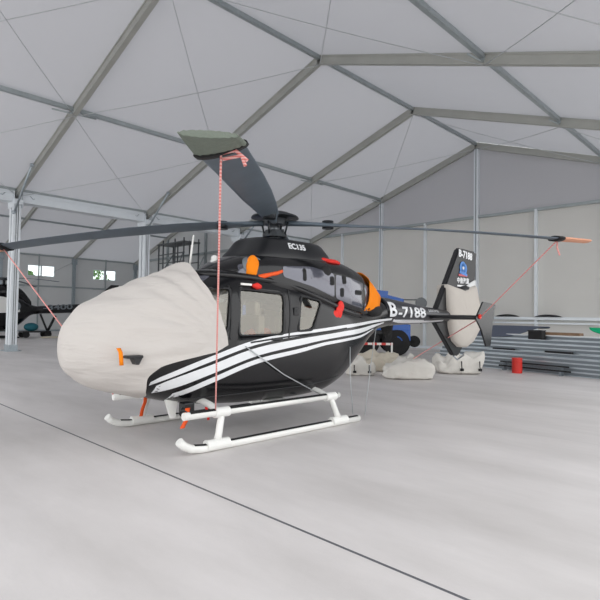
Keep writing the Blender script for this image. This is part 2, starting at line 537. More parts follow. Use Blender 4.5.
# far side wall with two windows (each window a pair of panes between posts)
wins = [(8.5, 10.8, 'window_1'), (14.45, 16.75, 'window_2')]
xw = -2 * SP
m = MB()
ys = [K0 * BAY] + [v for w in wins for v in w[:2]] + [Y1 + .2]
m.box((xw - .06, ys[0], 0), (xw, ys[1], HE)); m.box((xw - .06, ys[2], 0), (xw, ys[3], HE)); m.box((xw - .06, ys[4], 0), (xw, ys[5], HE))
for a, b, _ in wins:
    m.box((xw - .06, a, 0), (xw, b, 5.02)); m.box((xw - .06, a, 6.0), (xw, b, HE))
struct(m.done('wall_left', M['panel_dark']))
for a, b, nm in wins:
    m = MB(); mid = (a + b) / 2
    m.box((xw - .08, a, 5.0), (xw + .03, b, 5.06)); m.box((xw - .08, a, 5.96), (xw + .03, b, 6.02))
    for yy in (a, b): m.box((xw - .08, yy - .03, 5.0), (xw + .03, yy + .03, 6.02))
    m.box((xw - .08, mid - .06, 5.0), (xw + .03, mid + .06, 6.02))
    fr = struct(m.done(nm, M['white_alu']))
    m = MB(); m.box((xw - .035, a + .03, 5.06), (xw - .025, b - .03, 5.96)); m.done('pane', M['win_glass'], fr)
for k in range(K0, K1 + 1):
    m = MB(); m.box((xw, k * BAY - .12, 0), (xw + .25, k * BAY + .12, HE - .4)); m.box((xw - .02, k * BAY - .2, HE - .75), (xw + .35, k * BAY + .2, HE - .2))
    trim(m, M['galv'])
for k in range(K0, K1):
    for q in (0.5,):
        yy = (k + q) * BAY
        m = MB(); m.box((xw, yy - .05, 0), (xw + .1, yy + .05, HE)); trim(m, M['purlin'])
m = MB(); m.box((xw, K0 * BAY, 4.05), (xw + .08, Y1, 4.2)); trim(m, M['purlin'])
m = MB(); m.box((xw, K0 * BAY, 0), (xw + .08, Y1, 0.15)); struct(m.done('baseboard_left', M['galv']))
m = MB(); m.tube([(xw + .2, 2 * BAY, 6.6), (xw + .15, 1 * BAY + .2, 3.0)], .02, 6); trim(m, M['wire'])

# ------------------------------------------------------------------ helicopter
# local frame: X = port (towards the viewer), Y = aft, Z = up, origin under the rotor hub
HX, HY, HRZ = 18.654, -1.577, math.radians(-1.505)
heli = thing('helicopter', 'large black helicopter with three white side stripes, on white skids', 'helicopter', (HX, HY, 0), HRZ)
HM = Matrix.Translation((HX, HY, 0)) @ Matrix.Rotation(HRZ, 4, 'Z')
def W(a, p, z):            # helicopter coordinates -> world
    return HM @ Vector((p, a, z))

# station, half width, bottom, top, widest height, exponent
BODY = [(-3.12, .04, 1.20, 1.34, 1.27, 2.0), (-3.05, .22, 1.02, 1.50, 1.26, 2.0), (-2.85, .42, .84, 1.70, 1.24, 2.1), (-2.5, .60, .66, 1.94, 1.22, 2.3), (-2.0, .73, .52, 2.18, 1.22, 2.7), (-1.5, .78, .45, 2.36, 1.25, 3.1),
        (-.8, .79, .41, 2.42, 1.3, 3.4), (0, .79, .40, 2.36, 1.3, 3.4), (.6, .78, .42, 2.22, 1.3, 3.2), (1.1, .72, .54, 2.08, 1.35, 2.8), (1.6, .60, .84, 2.02, 1.45, 2.5), (2.1, .46, 1.20, 2.03, 1.6, 2.2), (2.6, .36, 1.45, 2.08, 1.75, 2.0), (3.0, .31, 1.52, 2.12, 1.82, 2.0)]
def loft(tab, avals, nth=64, shrink=0.0):
    rows = []
    for a in avals:
        r = []
        for j in range(nth):
            p, z = sect(tab, a, 2 * PI * j / nth)
            if shrink:
                zm = interp(tab, a)[3]; d = math.hypot(p, z - zm) or 1
                k = max(0.1, 1 - shrink / d); p *= k; z = zm + (z - zm) * k
            r.append((p, a, z))
        rows.append(r)
    return rows
fus = MB(); fus.grid(loft(BODY, frange(-3.12, 3.0, 80)), True, True, True)
fuso = fus.done('fuselage', [M['black'], M['cabin'], M['stripe']], heli)
# hollow cabin
cav = MB(); cav.mi = 0; cav.grid(loft(BODY, frange(-2.2, .85, 30), 40, .07), True, True, True)
cavo = cav.done('cavity', [M['cabin']], heli)
def rrect(pts, r=0.06, seg=5):
    """rounded polygon"""
    out = []
    n = len(pts)
    for i in range(n):
        p = Vector(pts[i]); a = (Vector(pts[i - 1]) - p).normalized(); b = (Vector(pts[(i + 1) % n]) - p).normalized()
        A = p + a * r; B = p + b * r
        for k in range(seg + 1):
            t = k / seg
            out.append(tuple((1 - t) ** 2 * A + 2 * t * (1 - t) * p + t * t * B))
    return out
WIN = {'rear_door_window': ([(-1.24, 2.07), (-1.29, 1.44), (-.49, 1.45), (-.45, 2.03)], .07),
       'cabin_side_window': ([(-.07, 2.01), (-.17, 1.49), (.13, 1.52), (.37, 1.95)], .06),
       'cockpit_window': ([(-2.15, 2.02), (-2.25, 1.45), (-1.50, 1.50), (-1.40, 2.07)], .06)}
cutters = []
for nm, (pl, r) in WIN.items():
    q = rrect(pl, r)
    for s in (-1, 1):
        c = MB(); c.prism(q, 'x', min(s * .45, s * 1.0), max(s * .45, s * 1.0)); cutters.append(c.done('cut', [M['black']], heli))
bpy.context.view_layer.update()
for c in [cavo] + cutters:
    b = fuso.modifiers.new('b', 'BOOLEAN'); b.operation = 'DIFFERENCE'; b.solver = 'EXACT'; b.object = c
    try: b.material_mode = 'TRANSFER'
    except Exception: pass
mod_apply(fuso)
for c in [cavo] + cutters: bpy.data.objects.remove(c)
# white side stripes laid onto the hull, both sides
t1u = [(-2.47, .85), (-2.37, .92), (-1.75, 1.16), (-.93, 1.38), (-.14, 1.475), (.47, 1.53), (.96, 1.575), (1.5, 1.61), (2.24, 1.665), (2.9, 1.70)]
t1d = [(-2.46, .81), (-2.36, .86), (-1.75, 1.09), (-.93, 1.31), (-.14, 1.41), (.47, 1.47), (.96, 1.515), (1.5, 1.56), (2.24, 1.62), (2.9, 1.66)]
t2u = [(-2.41, .775), (-2.35, .83), (-1.75, 1.045), (-.93, 1.265), (-.14, 1.365), (.47, 1.425), (.96, 1.47), (1.5, 1.51), (2.24, 1.59), (2.6, 1.62)]
t2d = [(-2.37, .70), (-2.27, .73), (-1.73, .925), (-.93, 1.15), (-.14, 1.265), (.47, 1.345), (.96, 1.39), (1.5, 1.43), (2.24, 1.545), (2.6, 1.60)]
t3u = [(-2.23, .655), (-2.11, .705), (-1.73, .87), (-.93, 1.105), (-.14, 1.215), (.47, 1.305), (.96, 1.345), (1.5, 1.39), (2.1, 1.50)]
t3d = [(-2.14, .60), (-2.06, .64), (-1.71, .80), (-.93, 1.04), (-.14, 1.155), (.47, 1.255), (.96, 1.30), (1.5, 1.35), (2.1, 1.48)]
def curve_z(tab, a): return interp([tuple(t) for t in tab], a)[0]
def hull_strip(mb, up, dn, a0, a1, n, tab=BODY, off=.004, sides=(-1, 1), m=5):
    for s in sides:
        rows = []
        for a in frange(a0, a1, n):
            zu, zd = curve_z(up, a), curve_z(dn, a)
            rows.append([(s * (side(tab, a, zd + (zu - zd) * j / m) + off), a, zd + (zu - zd) * j / m) for j in range(m + 1)])
        mb.grid(rows)
st = MB()
for u, d, a0, a1 in ((t1u, t1d, -2.46, 2.9), (t2u, t2d, -2.38, 2.6), (t3u, t3d, -2.15, 2.1)):
    hull_strip(st, u, d, a0, a1, 60)
st.done('side_stripe', M['stripe'], heli, fix=False)
# glass panes following the hull
def hull_patch(nm, poly, tab, off, m, parent, sides=(1,), inner=None, res=9):
    """fan patch conforming to the hull: outline shrunk in rings towards its centre"""
    cx = sum(p[0] for p in poly) / len(poly); cy = sum(p[1] for p in poly) / len(poly)
    outs = []
    for s in sides:
        mb = MB(); rows = []
        stops = frange(1, inner if inner else 0.02, res if not inner else 2)
        for t in stops:
            rows.append([(s * (side(tab, cx + (a - cx) * t, cy + (z - cy) * t) + off), cx + (a - cx) * t, cy + (z - cy) * t) for a, z in poly])
        mb.grid(rows, True)
        outs.append(mb.done(nm, m, parent, fix=False))
    return outs
for nm, (pl, r) in WIN.items():
    q = rrect(pl, r)
    hull_patch(nm, q, BODY, -0.012, M['glass'], heli, (1, -1))
    big = []
    cx = sum(p[0] for p in q) / len(q); cy = sum(p[1] for p in q) / len(q)
    for a, z in q:
        d = math.hypot(a - cx, z - cy); big.append((cx + (a - cx) * (1 + .035 / d), cy + (z - cy) * (1 + .035 / d)))
    for s in (1, -1):
        mb = MB(); rows = []
        for pl2, off in ((big, .001), (big, .012), (q, .012), (q, -.02)):
            rows.append([(s * (side(BODY, a, z) + off), a, z) for a, z in pl2])
        mb.grid(rows, True); mb.done('window_frame', M['satin_black'], heli, fix=False)
# door seams and sliding door rail, roof rail
def hull_line(nm, pts, r, m, tab=BODY, off=0.0, sides=(1, -1), seg=8, flat=1.0, n=30, label=None):
    for s in sides:
        P = []
        tb = [(i,) + tuple(p) for i, p in enumerate(pts)]
        for t in frange(0, len(pts) - 1, n):
            a, z = interp(tb, t); P.append((s * (side(tab, a, z) + off), a, z))
        mb = MB(); mb.tube(P, r, seg, flat=flat)
        o = mb.done(nm, m, heli)
        if label: o['label'] = label
hull_line('roof_rail', [(-1.75, 2.27), (-1.4, 2.27), (-.96, 2.25), (-.47, 2.21), (.02, 2.10), (.55, 1.95), (1.1, 1.80), (1.6, 1.74)], .055, M['black'], off=-.01)
hull_line('door_seam', [(-1.40, 2.12), (-1.42, 1.75), (-1.45, 1.38)], .012, M['satin_black'], off=.0)
hull_line('door_seam', [(-.33, 2.1), (-.34, 1.75), (-.38, 1.38)], .014, M['satin_black'], off=.0)
hull_line('door_rail', [(-1.1, 1.33), (-.4, 1.40), (.3, 1.455), (1.0, 1.52)], .012, M['satin_black'], off=.004)
hull_line('belly_seam', [(-2.0, .60), (-1, .62), (0, .63), (.9, .72)], .008, M['satin_black'], off=.001)
# door handle
for s in (1,):
    mb = MB(); x = side(BODY, -.6, 1.37)
    mb.box((x, -.72, 1.35), (x + .035, -.52, 1.385), bevel=.008); mb.done('door_handle', M['satin_black'], heli)
    mb = MB(); x = side(BODY, -.22, 1.78)
    mb.box((x - .01, -.27, 1.72), (x + .02, -.17, 1.84), bevel=.01); mb.disc((x + .02, -.22, 1.79), (1, 0, 0), .018, .01, 12)
    mb.done('door_latch', M['satin_black'], heli)
# tail boom
BOOM = [(2.7, .34, 1.48, 2.14, 1.80, 2.0), (3.0, .305, 1.53, 2.12, 1.82, 2.0), (4.0, .235, 1.575, 2.02, 1.80, 2.0), (5.0, .18, 1.61, 1.94, 1.78, 2.0), (5.7, .15, 1.63, 1.90, 1.77, 2.0)]
mb = MB(); mb.grid(loft(BOOM, frange(2.7, 5.7, 30), 40), True, True, True)
mb.done('tail_boom', M['boom_grey'], heli)
mb = MB(); hull_strip(mb, [(2.8, 1.70), (3.4, 1.645), (4.4, 1.655), (5.2, 1.68)], [(2.8, 1.655), (3.4, 1.60), (4.4, 1.612), (5.2, 1.645)], 2.8, 5.15, 20, BOOM, .006)
mb.done('boom_stripe', M['stripe'], heli, fix=False)
# lettering on the boom follows its taper
def hull_text(nm, body, size, a, z, tab, m, sx=1.0, bold=0.0, rot=0.0, off=.006):
    cu = bpy.data.curves.new(nm, 'FONT'); cu.body = body; cu.size = size; cu.offset = bold; cu.resolution_u = 4
    cu.align_x = 'LEFT'; cu.align_y = 'BOTTOM'
    t = bpy.data.objects.new('t', cu); C.objects.link(t)
    dg = bpy.context.evaluated_depsgraph_get(); dg.update()
    me = bpy.data.meshes.new_from_object(t.evaluated_get(dg)); bpy.data.objects.remove(t)
    b = bmesh.new(); b.from_mesh(me)
    # enough inner vertices to bend with the hull
    bmesh.ops.triangulate(b, faces=b.faces)
    bmesh.ops.subdivide_edges(b, edges=b.edges, cuts=2, use_grid_fill=True)
    c, s = math.cos(rot), math.sin(rot)
    for v in b.verts:
        u, w = v.co.x * sx, v.co.y
        aa = a + u * c - w * s; zz = z + u * s + w * c
        v.co = (side(tab, aa, zz) + off, aa, zz)
    b.to_mesh(me); b.free()
    me.materials.clear(); me.materials.append(m)
    o = bpy.data.objects.new(nm, me); C.objects.link(o); o.parent = heli
    return o
mb = MB(); hull_strip(mb, [(2.6, 1.668), (4.25, 1.672)], [(2.6, 1.648), (4.25, 1.655)], 2.6, 4.25, 14, BOOM, .007)
mb.done('lettering_underline', M['stripe'], heli, fix=False)
hull_text('registration_lettering', 'B', .40, 2.72, 1.66, BOOM, M['stripe'], 1.35, .012, off=.035)
hull_text('registration_lettering', '-7188', .30, 3.12, 1.668, BOOM, M['stripe'], 1.65, .008)
hull_text('boom_lettering', 'EUROCOPTER', .075, 4.42, 1.84, BOOM, M['stripe'], 1.0, .001, -.02)
# fin, shroud, tail rotor duct
def plate(nm, poly, th, m, parent, y0=0.0, bevel=.03, taper=None):
    t = MB(); t.prism(poly, 'x', y0 - th / 2, y0 + th / 2)
    if bevel: bmesh.ops.bevel(t.bm, geom=list(t.bm.edges), offset=bevel, segments=3, affect='EDGES')
    return t.done(nm, m, parent)
plate('tail_fin', [(4.95, 1.92), (5.98, 3.46), (6.86, 3.44), (6.70, 2.75), (6.72, 2.2), (6.2, 1.7), (5.5, 1.7)], .15, M['satin_black'], heli, bevel=.04)
plate('lower_fin', [(4.9, 1.62), (5.75, .82), (6.0, .80), (6.35, 1.15), (6.2, 1.6), (5.6, 1.7)], .13, M['satin_black'], heli, bevel=.03)
mb = MB()
rows = []
for j in range(40):
    t = 2 * PI * j / 40
    rows.append([(x, 6.27 + math.cos(t) * r, 1.80 + math.sin(t) * r) for x, r in ((-.15, .56), (0.0, .50), (.15, .56), (.17, .64), (.1, .74), (-.1, .74), (-.17, .64))])
rows.append(rows[0])
mb.grid(rows, True)
bmesh.ops.remove_doubles(mb.bm, verts=mb.bm.verts, dist=1e-4)
mb.done('tail_rotor_shroud', M['satin_black'], heli)
mb = MB(); mb.disc((0, 6.27, 1.80), (1, 0, 0), .12, .2, 20)
for j in range(10):
    t = 2 * PI * j / 10
    mb.bar((0, 6.27 + .1 * math.cos(t), 1.8 + .1 * math.sin(t)), (0, 6.27 + .48 * math.cos(t), 1.8 + .48 * math.sin(t)), .05, .012)
mb.done('tail_rotor', M['blade_hub'], heli)
plate('rudder_edge', [(6.84, 3.40), (6.90, 3.40), (6.80, 2.5), (6.74, 2.5)], .1, M['satin_black'], heli, bevel=.0)
mb = MB(); mb.tube([(0, 5.86, .80), (0, 6.05, .70), (0, 6.35, .80)], .02, 8); mb.done('tail_bumper', M['metal'], heli)
# stabiliser with end plates
for s in (1, -1):
    mb = MB()
    rows = []
    for p, c0, c1, z, th in ((.12, 4.45, 4.95, 1.74, .05), (.7, 4.46, 4.94, 1.74, .05), (1.28, 4.48, 4.92, 1.74, .045)):
        r = []
        for j in range(16):
            t = 2 * PI * j / 16
            r.append((s * p, (c0 + c1) / 2 + math.cos(t) * (c1 - c0) / 2, z + math.sin(t) * th * (1 - .3 * math.cos(t))))
        rows.append(r)
    mb.grid(rows, True, True, True); mb.done('stabiliser', M['satin_black'], heli)
    plate('stabiliser_end_plate', [(4.40, 1.72), (4.72, 2.08), (5.30, 2.03), (5.16, 1.55), (5.08, 1.13), (4.86, 1.13), (4.66, 1.5)], .035, M['black'], heli, y0=s * 1.30, bevel=.01)
mb = MB(); mb.disc((1.325, 4.56, 1.76), (1, 0, 0), .05, .03, 12); mb.done('tie_knot', M['red'], heli)
# fin markings (port face)
def fin_text(nm, body, size, a, z, m, sx=1.0, bold=.0, x=.082, rot=0.0):
    o = text(nm, body, size, m, heli, (x, a, z), (PI / 2 + 0, 0, PI / 2), .003, 0, sx, bold)
    o.rotation_euler = (Matrix.Rotation(PI / 2, 3, 'Z') @ Matrix.Rotation(PI / 2, 3, 'X') @ Matrix.Rotation(rot, 3, 'Z')).to_euler()
    return o
fin_text('registration_lettering', 'B-7188', .24, 5.93, 3.20, M['stripe'], .98, .008, rot=-.07)
mb = MB()
for j in range(2):
    mb.disc((.085, 6.14 + .05 * j, 2.98 - j * .03), (1, 0, 0), .15, .01, 24)
mb.bar((.088, 5.98, 2.86), (.088, 6.34, 2.80), .012, .06)
mb.done('company_emblem', M['logo_blue'], heli)
mb = MB(); mb.box((.080, 5.93, 2.76), (.092, 6.36, 2.81)); mb.done('emblem_underline', M['logo_red'], heli)
mb = MB(); mb.ball((.09, 6.16, 2.97), .05, .2, 1, .8, 12); mb.done('emblem_white_spot', M['stripe'], heli)  # white spot in the middle of the emblem
fin_text('company_lettering', '\u4e2d\u4fe1\u6d77\u76f4', .15, 5.86, 2.57, M['stripe'], 1.0, .004)
mb = MB(); mb.box((.080, 5.88, 2.50), (.086, 6.40, 2.54)); mb.done('lettering_underline', M['stripe'], heli)
# engine cowling
COWL = [(-1.42, .18, 2.20, 2.36, 2.28, 2.2), (-1.2, .44, 2.12, 2.50, 2.3, 2.6), (-.9, .60, 1.98, 2.62, 2.28, 3.0), (-.4, .69, 1.88, 2.70, 2.24, 3.2), (.3, .71, 1.78, 2.73, 2.2, 3.2), (1.0, .69, 1.68, 2.71, 2.14, 3.2), (1.5, .62, 1.62, 2.63, 2.08, 3.0), (1.85, .54, 1.62, 2.52, 2.04, 2.8), (2.1, .46, 1.66, 2.40, 2.0, 2.5), (2.32, .34, 1.74, 2.24, 1.98, 2.2), (2.5, .22, 1.80, 2.12, 1.96, 2.0)]
mb = MB(); mb.grid(loft(COWL, frange(-1.42, 2.5, 60), 64), True, True, True); mb.done('engine_cowling', M['black'], heli)
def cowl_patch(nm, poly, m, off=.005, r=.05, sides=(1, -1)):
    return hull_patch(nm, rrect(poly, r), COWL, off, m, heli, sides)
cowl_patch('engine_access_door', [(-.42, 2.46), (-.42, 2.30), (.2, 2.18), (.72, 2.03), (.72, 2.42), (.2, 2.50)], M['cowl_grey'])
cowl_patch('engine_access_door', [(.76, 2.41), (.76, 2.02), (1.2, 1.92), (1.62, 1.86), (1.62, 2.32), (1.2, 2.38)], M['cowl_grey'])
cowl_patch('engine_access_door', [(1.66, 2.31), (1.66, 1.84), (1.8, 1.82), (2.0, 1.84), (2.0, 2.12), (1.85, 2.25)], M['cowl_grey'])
for a, z, w_, h_ in ((.02, 2.36, .035, .12), (.66, 2.30, .045, .09), (.92, 2.12, .045, .09), (.98, 2.34, .05, .09), (1.42, 2.14, .11, .05)):
    cowl_patch('cowling_vent', [(a - w_ / 1, z - h_ / 1.2), (a + w_, z - h_ / 1.2), (a + w_, z + h_ / 1.2), (a - w_, z + h_ / 1.2)], M['rubber'], .012, .04, (1,))
for c in ((.55, 2.42), (1.84, 1.96)):
    mb = MB(); x = side(COWL, *c); mb.ball((x - .03, c[0], c[1]), .13, .35, 1, 1.0, 16)
    mb.done('exhaust_scoop', M['rubber'], heli)
# roof window ahead of the cowling
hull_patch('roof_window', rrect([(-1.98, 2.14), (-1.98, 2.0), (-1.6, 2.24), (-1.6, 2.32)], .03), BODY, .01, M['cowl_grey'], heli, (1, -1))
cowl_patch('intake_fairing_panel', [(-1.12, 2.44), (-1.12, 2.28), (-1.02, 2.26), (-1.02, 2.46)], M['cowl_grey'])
# intake ring
mb = MB(); x = .52
rows = []
for j in range(33):
    t = 2 * PI * j / 32
    rows.append([(x + dx, -.86 + math.cos(t) * r * 1.0, 2.41 + math.sin(t) * r * .85) for dx, r in ((-.15, .15), (0.02, .160), (.045, .172), (.03, .188), (-.15, .20))])
mb.grid(rows); mb.done('air_intake_ring', M['groove'], heli)
mb = MB(); mb.disc((.48, -.86, 2.41), (1, 0, 0), .17, .06, 24); mb.done('air_intake_duct', M['rubber'], heli)
# antenna and pitot on the roof
mb = MB(); mb.ball((-.1, -1.12, 2.56), .055, 1, 1, 1.1, 16); mb.disc((-.1, -1.12, 2.5), (0, 0, 1), .06, .08, 16); mb.done('antenna_dome', M['white'], heli)
mb = MB(); mb.tube([(.0, -1.62, 2.36), (.0, -1.56, 2.86)], [.018, .012], 8); mb.done('whip_antenna', M['white'], heli)
# rotor pylon fairing
rows = []
for z, a0, a1, w in ((2.50, -.92, 1.10, .60), (2.66, -.84, 1.04, .57), (2.74, -.76, .98, .54), (2.88, -.66, .86, .47), (2.925, -.60, .80, .42), (2.94, -.50, .70, .34)):
    r = []
    for j in range(40):
        t = 2 * PI * j / 40; n = 3.6
        c, s = math.cos(t), math.sin(t)
        r.append((w * math.copysign(abs(s) ** (2 / n), s), (a0 + a1) / 2 + (a1 - a0) / 2 * math.copysign(abs(c) ** (2 / n), c), z))
    rows.append(r)
mb = MB(); mb.grid(rows, True, True, True); mb.done('rotor_pylon_fairing', M['satin_black'], heli)
o = text('type_lettering', 'EC135', .14, M['stripe'], heli, (0, 0, 0), (0, 0, 0), .003, 0, 1.0, .004)
nrm = Vector((1, 0, .5)).normalized(); xa = Vector((0, 1, 0)); ya = nrm.cross(xa)
o.matrix_local = Matrix.Translation((.545, -.16, 2.745)) @ Matrix((xa, ya, nrm)).transposed().to_4x4()
mb = MB()
x0 = .52
mb.ball((.50, .62, 2.66), .09, .7, 1.6, .45, 14); mb.ball((.52, .84, 2.645), .10, .7, 1.8, .42, 14); mb.tube([(.5, .5, 2.67), (.52, .72, 2.66), (.53, 1.02, 2.63)], .03, 8)
tag(mb.done('red_tie_strap', M['red']), 'red strap lying on the cowling behind the rotor pylon', 'strap').matrix_world = HM
# mast and hub
mb = MB(); mb.tube([(0, 0, 2.9), (0, 0, 3.30)], [.085, .075], 20); mb.done('rotor_mast', M['metal'], heli)
mb = MB(); mb.disc((0, 0, 3.04), (0, 0, 1), .20, .06, 24); mb.disc((0, 0, 3.10), (0, 0, 1), .16, .05, 24)
for j in range(4):
    t = math.radians(136.44 + 90 * j + 22)
    # pitch links
    mb.tube([(.19 * math.sin(t), .19 * math.cos(t), 3.05), (.24 * math.sin(t), .24 * math.cos(t), 3.25)], .016, 8)
    mb.tube([(.12 * math.sin(t + .6), .12 * math.cos(t + .6), 2.93), (.17 * math.sin(t + .6), .17 * math.cos(t + .6), 3.04)], .014, 8)
mb.done('swashplate', M['blade_hub'], heli)
mb = MB(); mb.disc((0, 0, 3.27), (0, 0, 1), .20, .10, 24); mb.disc((0, 0, 3.34), (0, 0, 1), .15, .05, 24)
mb.tube([(0, 0, 3.33), (0, 0, 3.36), (0, 0, 3.42), (0, 0, 3.44)], [.40, .38, .22, .08], 28)
mb.done('rotor_hub', M['blade_hub'], heli)
RT = 4.63
AZ = [136.44, 226.44, 316.44, 46.44]
ZT = [2.975, 2.80, 3.06, 3.03]
ZH = 3.25
TW = [15, 6, 6, 5]       # tip pitch of each blade as it hangs, degrees
def blade_frame(k, r):
    az = math.radians(AZ[k])
    d = Vector((math.sin(az), math.cos(az), 0)); c = Vector((math.cos(az), -math.sin(az), 0))
    z = ZH + (ZT[k] - ZH) * (0.35 * (r / RT) + 0.65 * (r / RT) ** 2)
    return d * r + Vector((0, 0, z)), c
# chord stations: r, chord, thickness, pitch
for k in range(4):
    mb = MB(); rows = []
    for r, ch, th, pt in ((.18, .11, .09, 0), (.45, .14, .085, 4), (.62, .20, .075, 8), (.8, .27, .065, 12), (1.05, .29, .05, 14), (1.6, .34, .040, 14), (2.4, .375, .038, TW[k] + 5), (3.2, .385, .036, TW[k] + 2), (4.0, .38, .035, TW[k] + 1), (4.58, .375, .034, TW[k]), (5.0, .34, .026, -2 if k == 0 else 3)):
        o0, c = blade_frame(k, r); a = math.radians(pt)
        ca = c * math.cos(a) + Vector((0, 0, -math.sin(a))); na = Vector((0, 0, 1)) * math.cos(a) + c * math.sin(a)
        row = []
        for j in range(20):
            t = 2 * PI * j / 20; x = math.cos(t); y = math.sin(t)
            row.append(o0 + ca * (x * ch / 2) + na * (y * th / 2 * (1.0 + .35 * x) if ch > .2 else y * th / 2))
        rows.append(row)
    mb.grid(rows, True, True, True)
    bl = mb.done('rotor_blade', M['blade'], heli)
    mb = MB(); o0, c = blade_frame(k, .88)
    mb.tube([o0 + Vector((0, 0, -.07)), o0 + Vector((0, 0, .06))], .095, 20); mb.done('lag_damper', M['blade_hub'], bl)

# skid landing gear
for s in (1, -1):
    mb = MB()
    pts = [(s * 1.0, -2.33, .19), (s * 1.0, -2.27, .13), (s * 1.0, -2.17, .08), (s * 1.0, -2.02, .055), (s * 1.0, -1.7, .052), (s * 1.0, 0, .052), (s * 1.0, 1.02, .052)]
    mb.tube(pts, .052, 14); sk = mb.done('skid_tube', M['white'], heli)
    for a0, a1 in ((-2.13, -1.93), (-1.6, .34), (.72, .98)):
        mb = MB(); rows = []
        for a in frange(a0, a1, 6):
            zc_ = .054 + max(0, (-1.98 - a)) * .12
            rows.append([(s * 1.0 + math.sin(t) * .0545, a, zc_ + math.cos(t) * .0545) for t in frange(-.75, .75, 6)])
        mb.grid(rows); mb.done('grip_tape', M['rubber'], sk, fix=False)
    mb = MB(); mb.tube([(s * .97, -2.26, .47), (s * .97, .55, .47)], .048, 14); sp_ = mb.done('boarding_step', M['white'], heli)
    mb = MB(); rows = [[(s * .97 + math.sin(t) * .051, a, .47 + math.cos(t) * .051) for t in frange(-.95, .95, 6)] for a in frange(-2.18, .5, 4)]
    mb.grid(rows); mb.done('grip_tape', M['rubber'], sp_, fix=False)
    for a in (-1.78, .53):
        top = -1.70 if a < 0 else .36
        mb = MB()
        mb.tube([(s * 1.0, a, .10), (s * .995, a + (top - a) * .3, .20), (s * .98, a + (top - a) * .8, .38), (s * .95, top, .46)], [.052, .046, .046, .052], 14)
        mb.disc((s * 1.0, a, .075), (0, 1, 0), .072, .34, 16); mb.box((s * 1.0 - .05, a - .16, .03), (s * 1.0 + .05, a + .16, .09), bevel=.01)
        mb.disc((s * .965, top, .465), (0, 1, 0), .066, .22, 16)
        mb.done('skid_leg', M['white'], heli)
for a in (-1.70, .36):
    mb = MB()
    mb.tube([(x, a, z) for x, z in ((-.95, .455), (-.86, .475), (-.72, .52), (-.5, .555), (0, .56), (.5, .555), (.72, .52), (.86, .475), (.95, .455))], .045, 12)
    mb.done('cross_tube', M['white'], heli)
# belly items
mb = MB(); mb.prism([(-2.14, .60), (-1.95, .60), (-1.99, .34), (-2.05, .33)], 'x', .28, .33); mb.done('belly_antenna', M['white'], heli)
mb = MB(); mb.box((.45, -2.02, .42), (.60, -1.86, .56), bevel=.02); mb.tube([(.52, -1.95, .5), (.60, -2.03, .42)], [.05, .06], 14); mb.done('landing_light', M['satin_black'], heli)
mb = MB(); mb.box((.42, -.55, .385), (.66, -.18, .44), bevel=.008); mb.done('belly_step_box', M['white'], heli)
mb = MB(); mb.tube([(.5, .1, .42), (.5, .1, .33)], .02, 8); mb.disc((.5, .1, .33), (0, 0, 1), .045, .03, 12); mb.done('belly_fitting', M['metal'], heli)
# straps on the hull side
mb = MB(); mb.tube([(side(BODY, -1.2, 1.28) + .02, -1.2, 1.28), (.83, -.5, .85), (.92, .2, .50)], .008, 6); mb.done('tie_down_cord', M['wire'], heli)
mb = MB(); mb.tube([(.72, 1.12, 1.2), (.74, 1.1, .75), (.9, 1.0, .1)], .007, 6); mb.done('tie_down_cord', M['wire'], heli)
mb = MB(); mb.tube([(.44, 2.2, 1.5), (.55, 1.9, .8), (.75, 1.5, .0)], .007, 6); mb.done('tie_down_cord', M['wire'], heli)
# cabin interior
for a, p in ((-.95, .35), (-.95, -.35), (-.25, .35), (-.25, -.35), (-1.75, .36), (-1.75, -.36)):
    mb = MB()
    mb.box((p - .24, a - .22, .95), (p + .24, a + .25, 1.12), bevel=.05); mb.box((p - .23, a + .16, 1.05), (p + .23, a + .30, 1.72), bevel=.05); mb.box((p - .13, a + .18, 1.70), (p + .13, a + .28, 1.92), bevel=.04)
    mb.done('seat', M['seat'], heli)
mb = MB(); mb.box((-.5, -1.85, .80), (.5, .6, .84)); mb.done('cabin_floor', M['cabin'], heli)

# ------------------------------------------------------------------ things on the helicopter
def on_heli(o, label, cat, group=None):
    o.matrix_world = HM; return tag(o, label, cat, group)

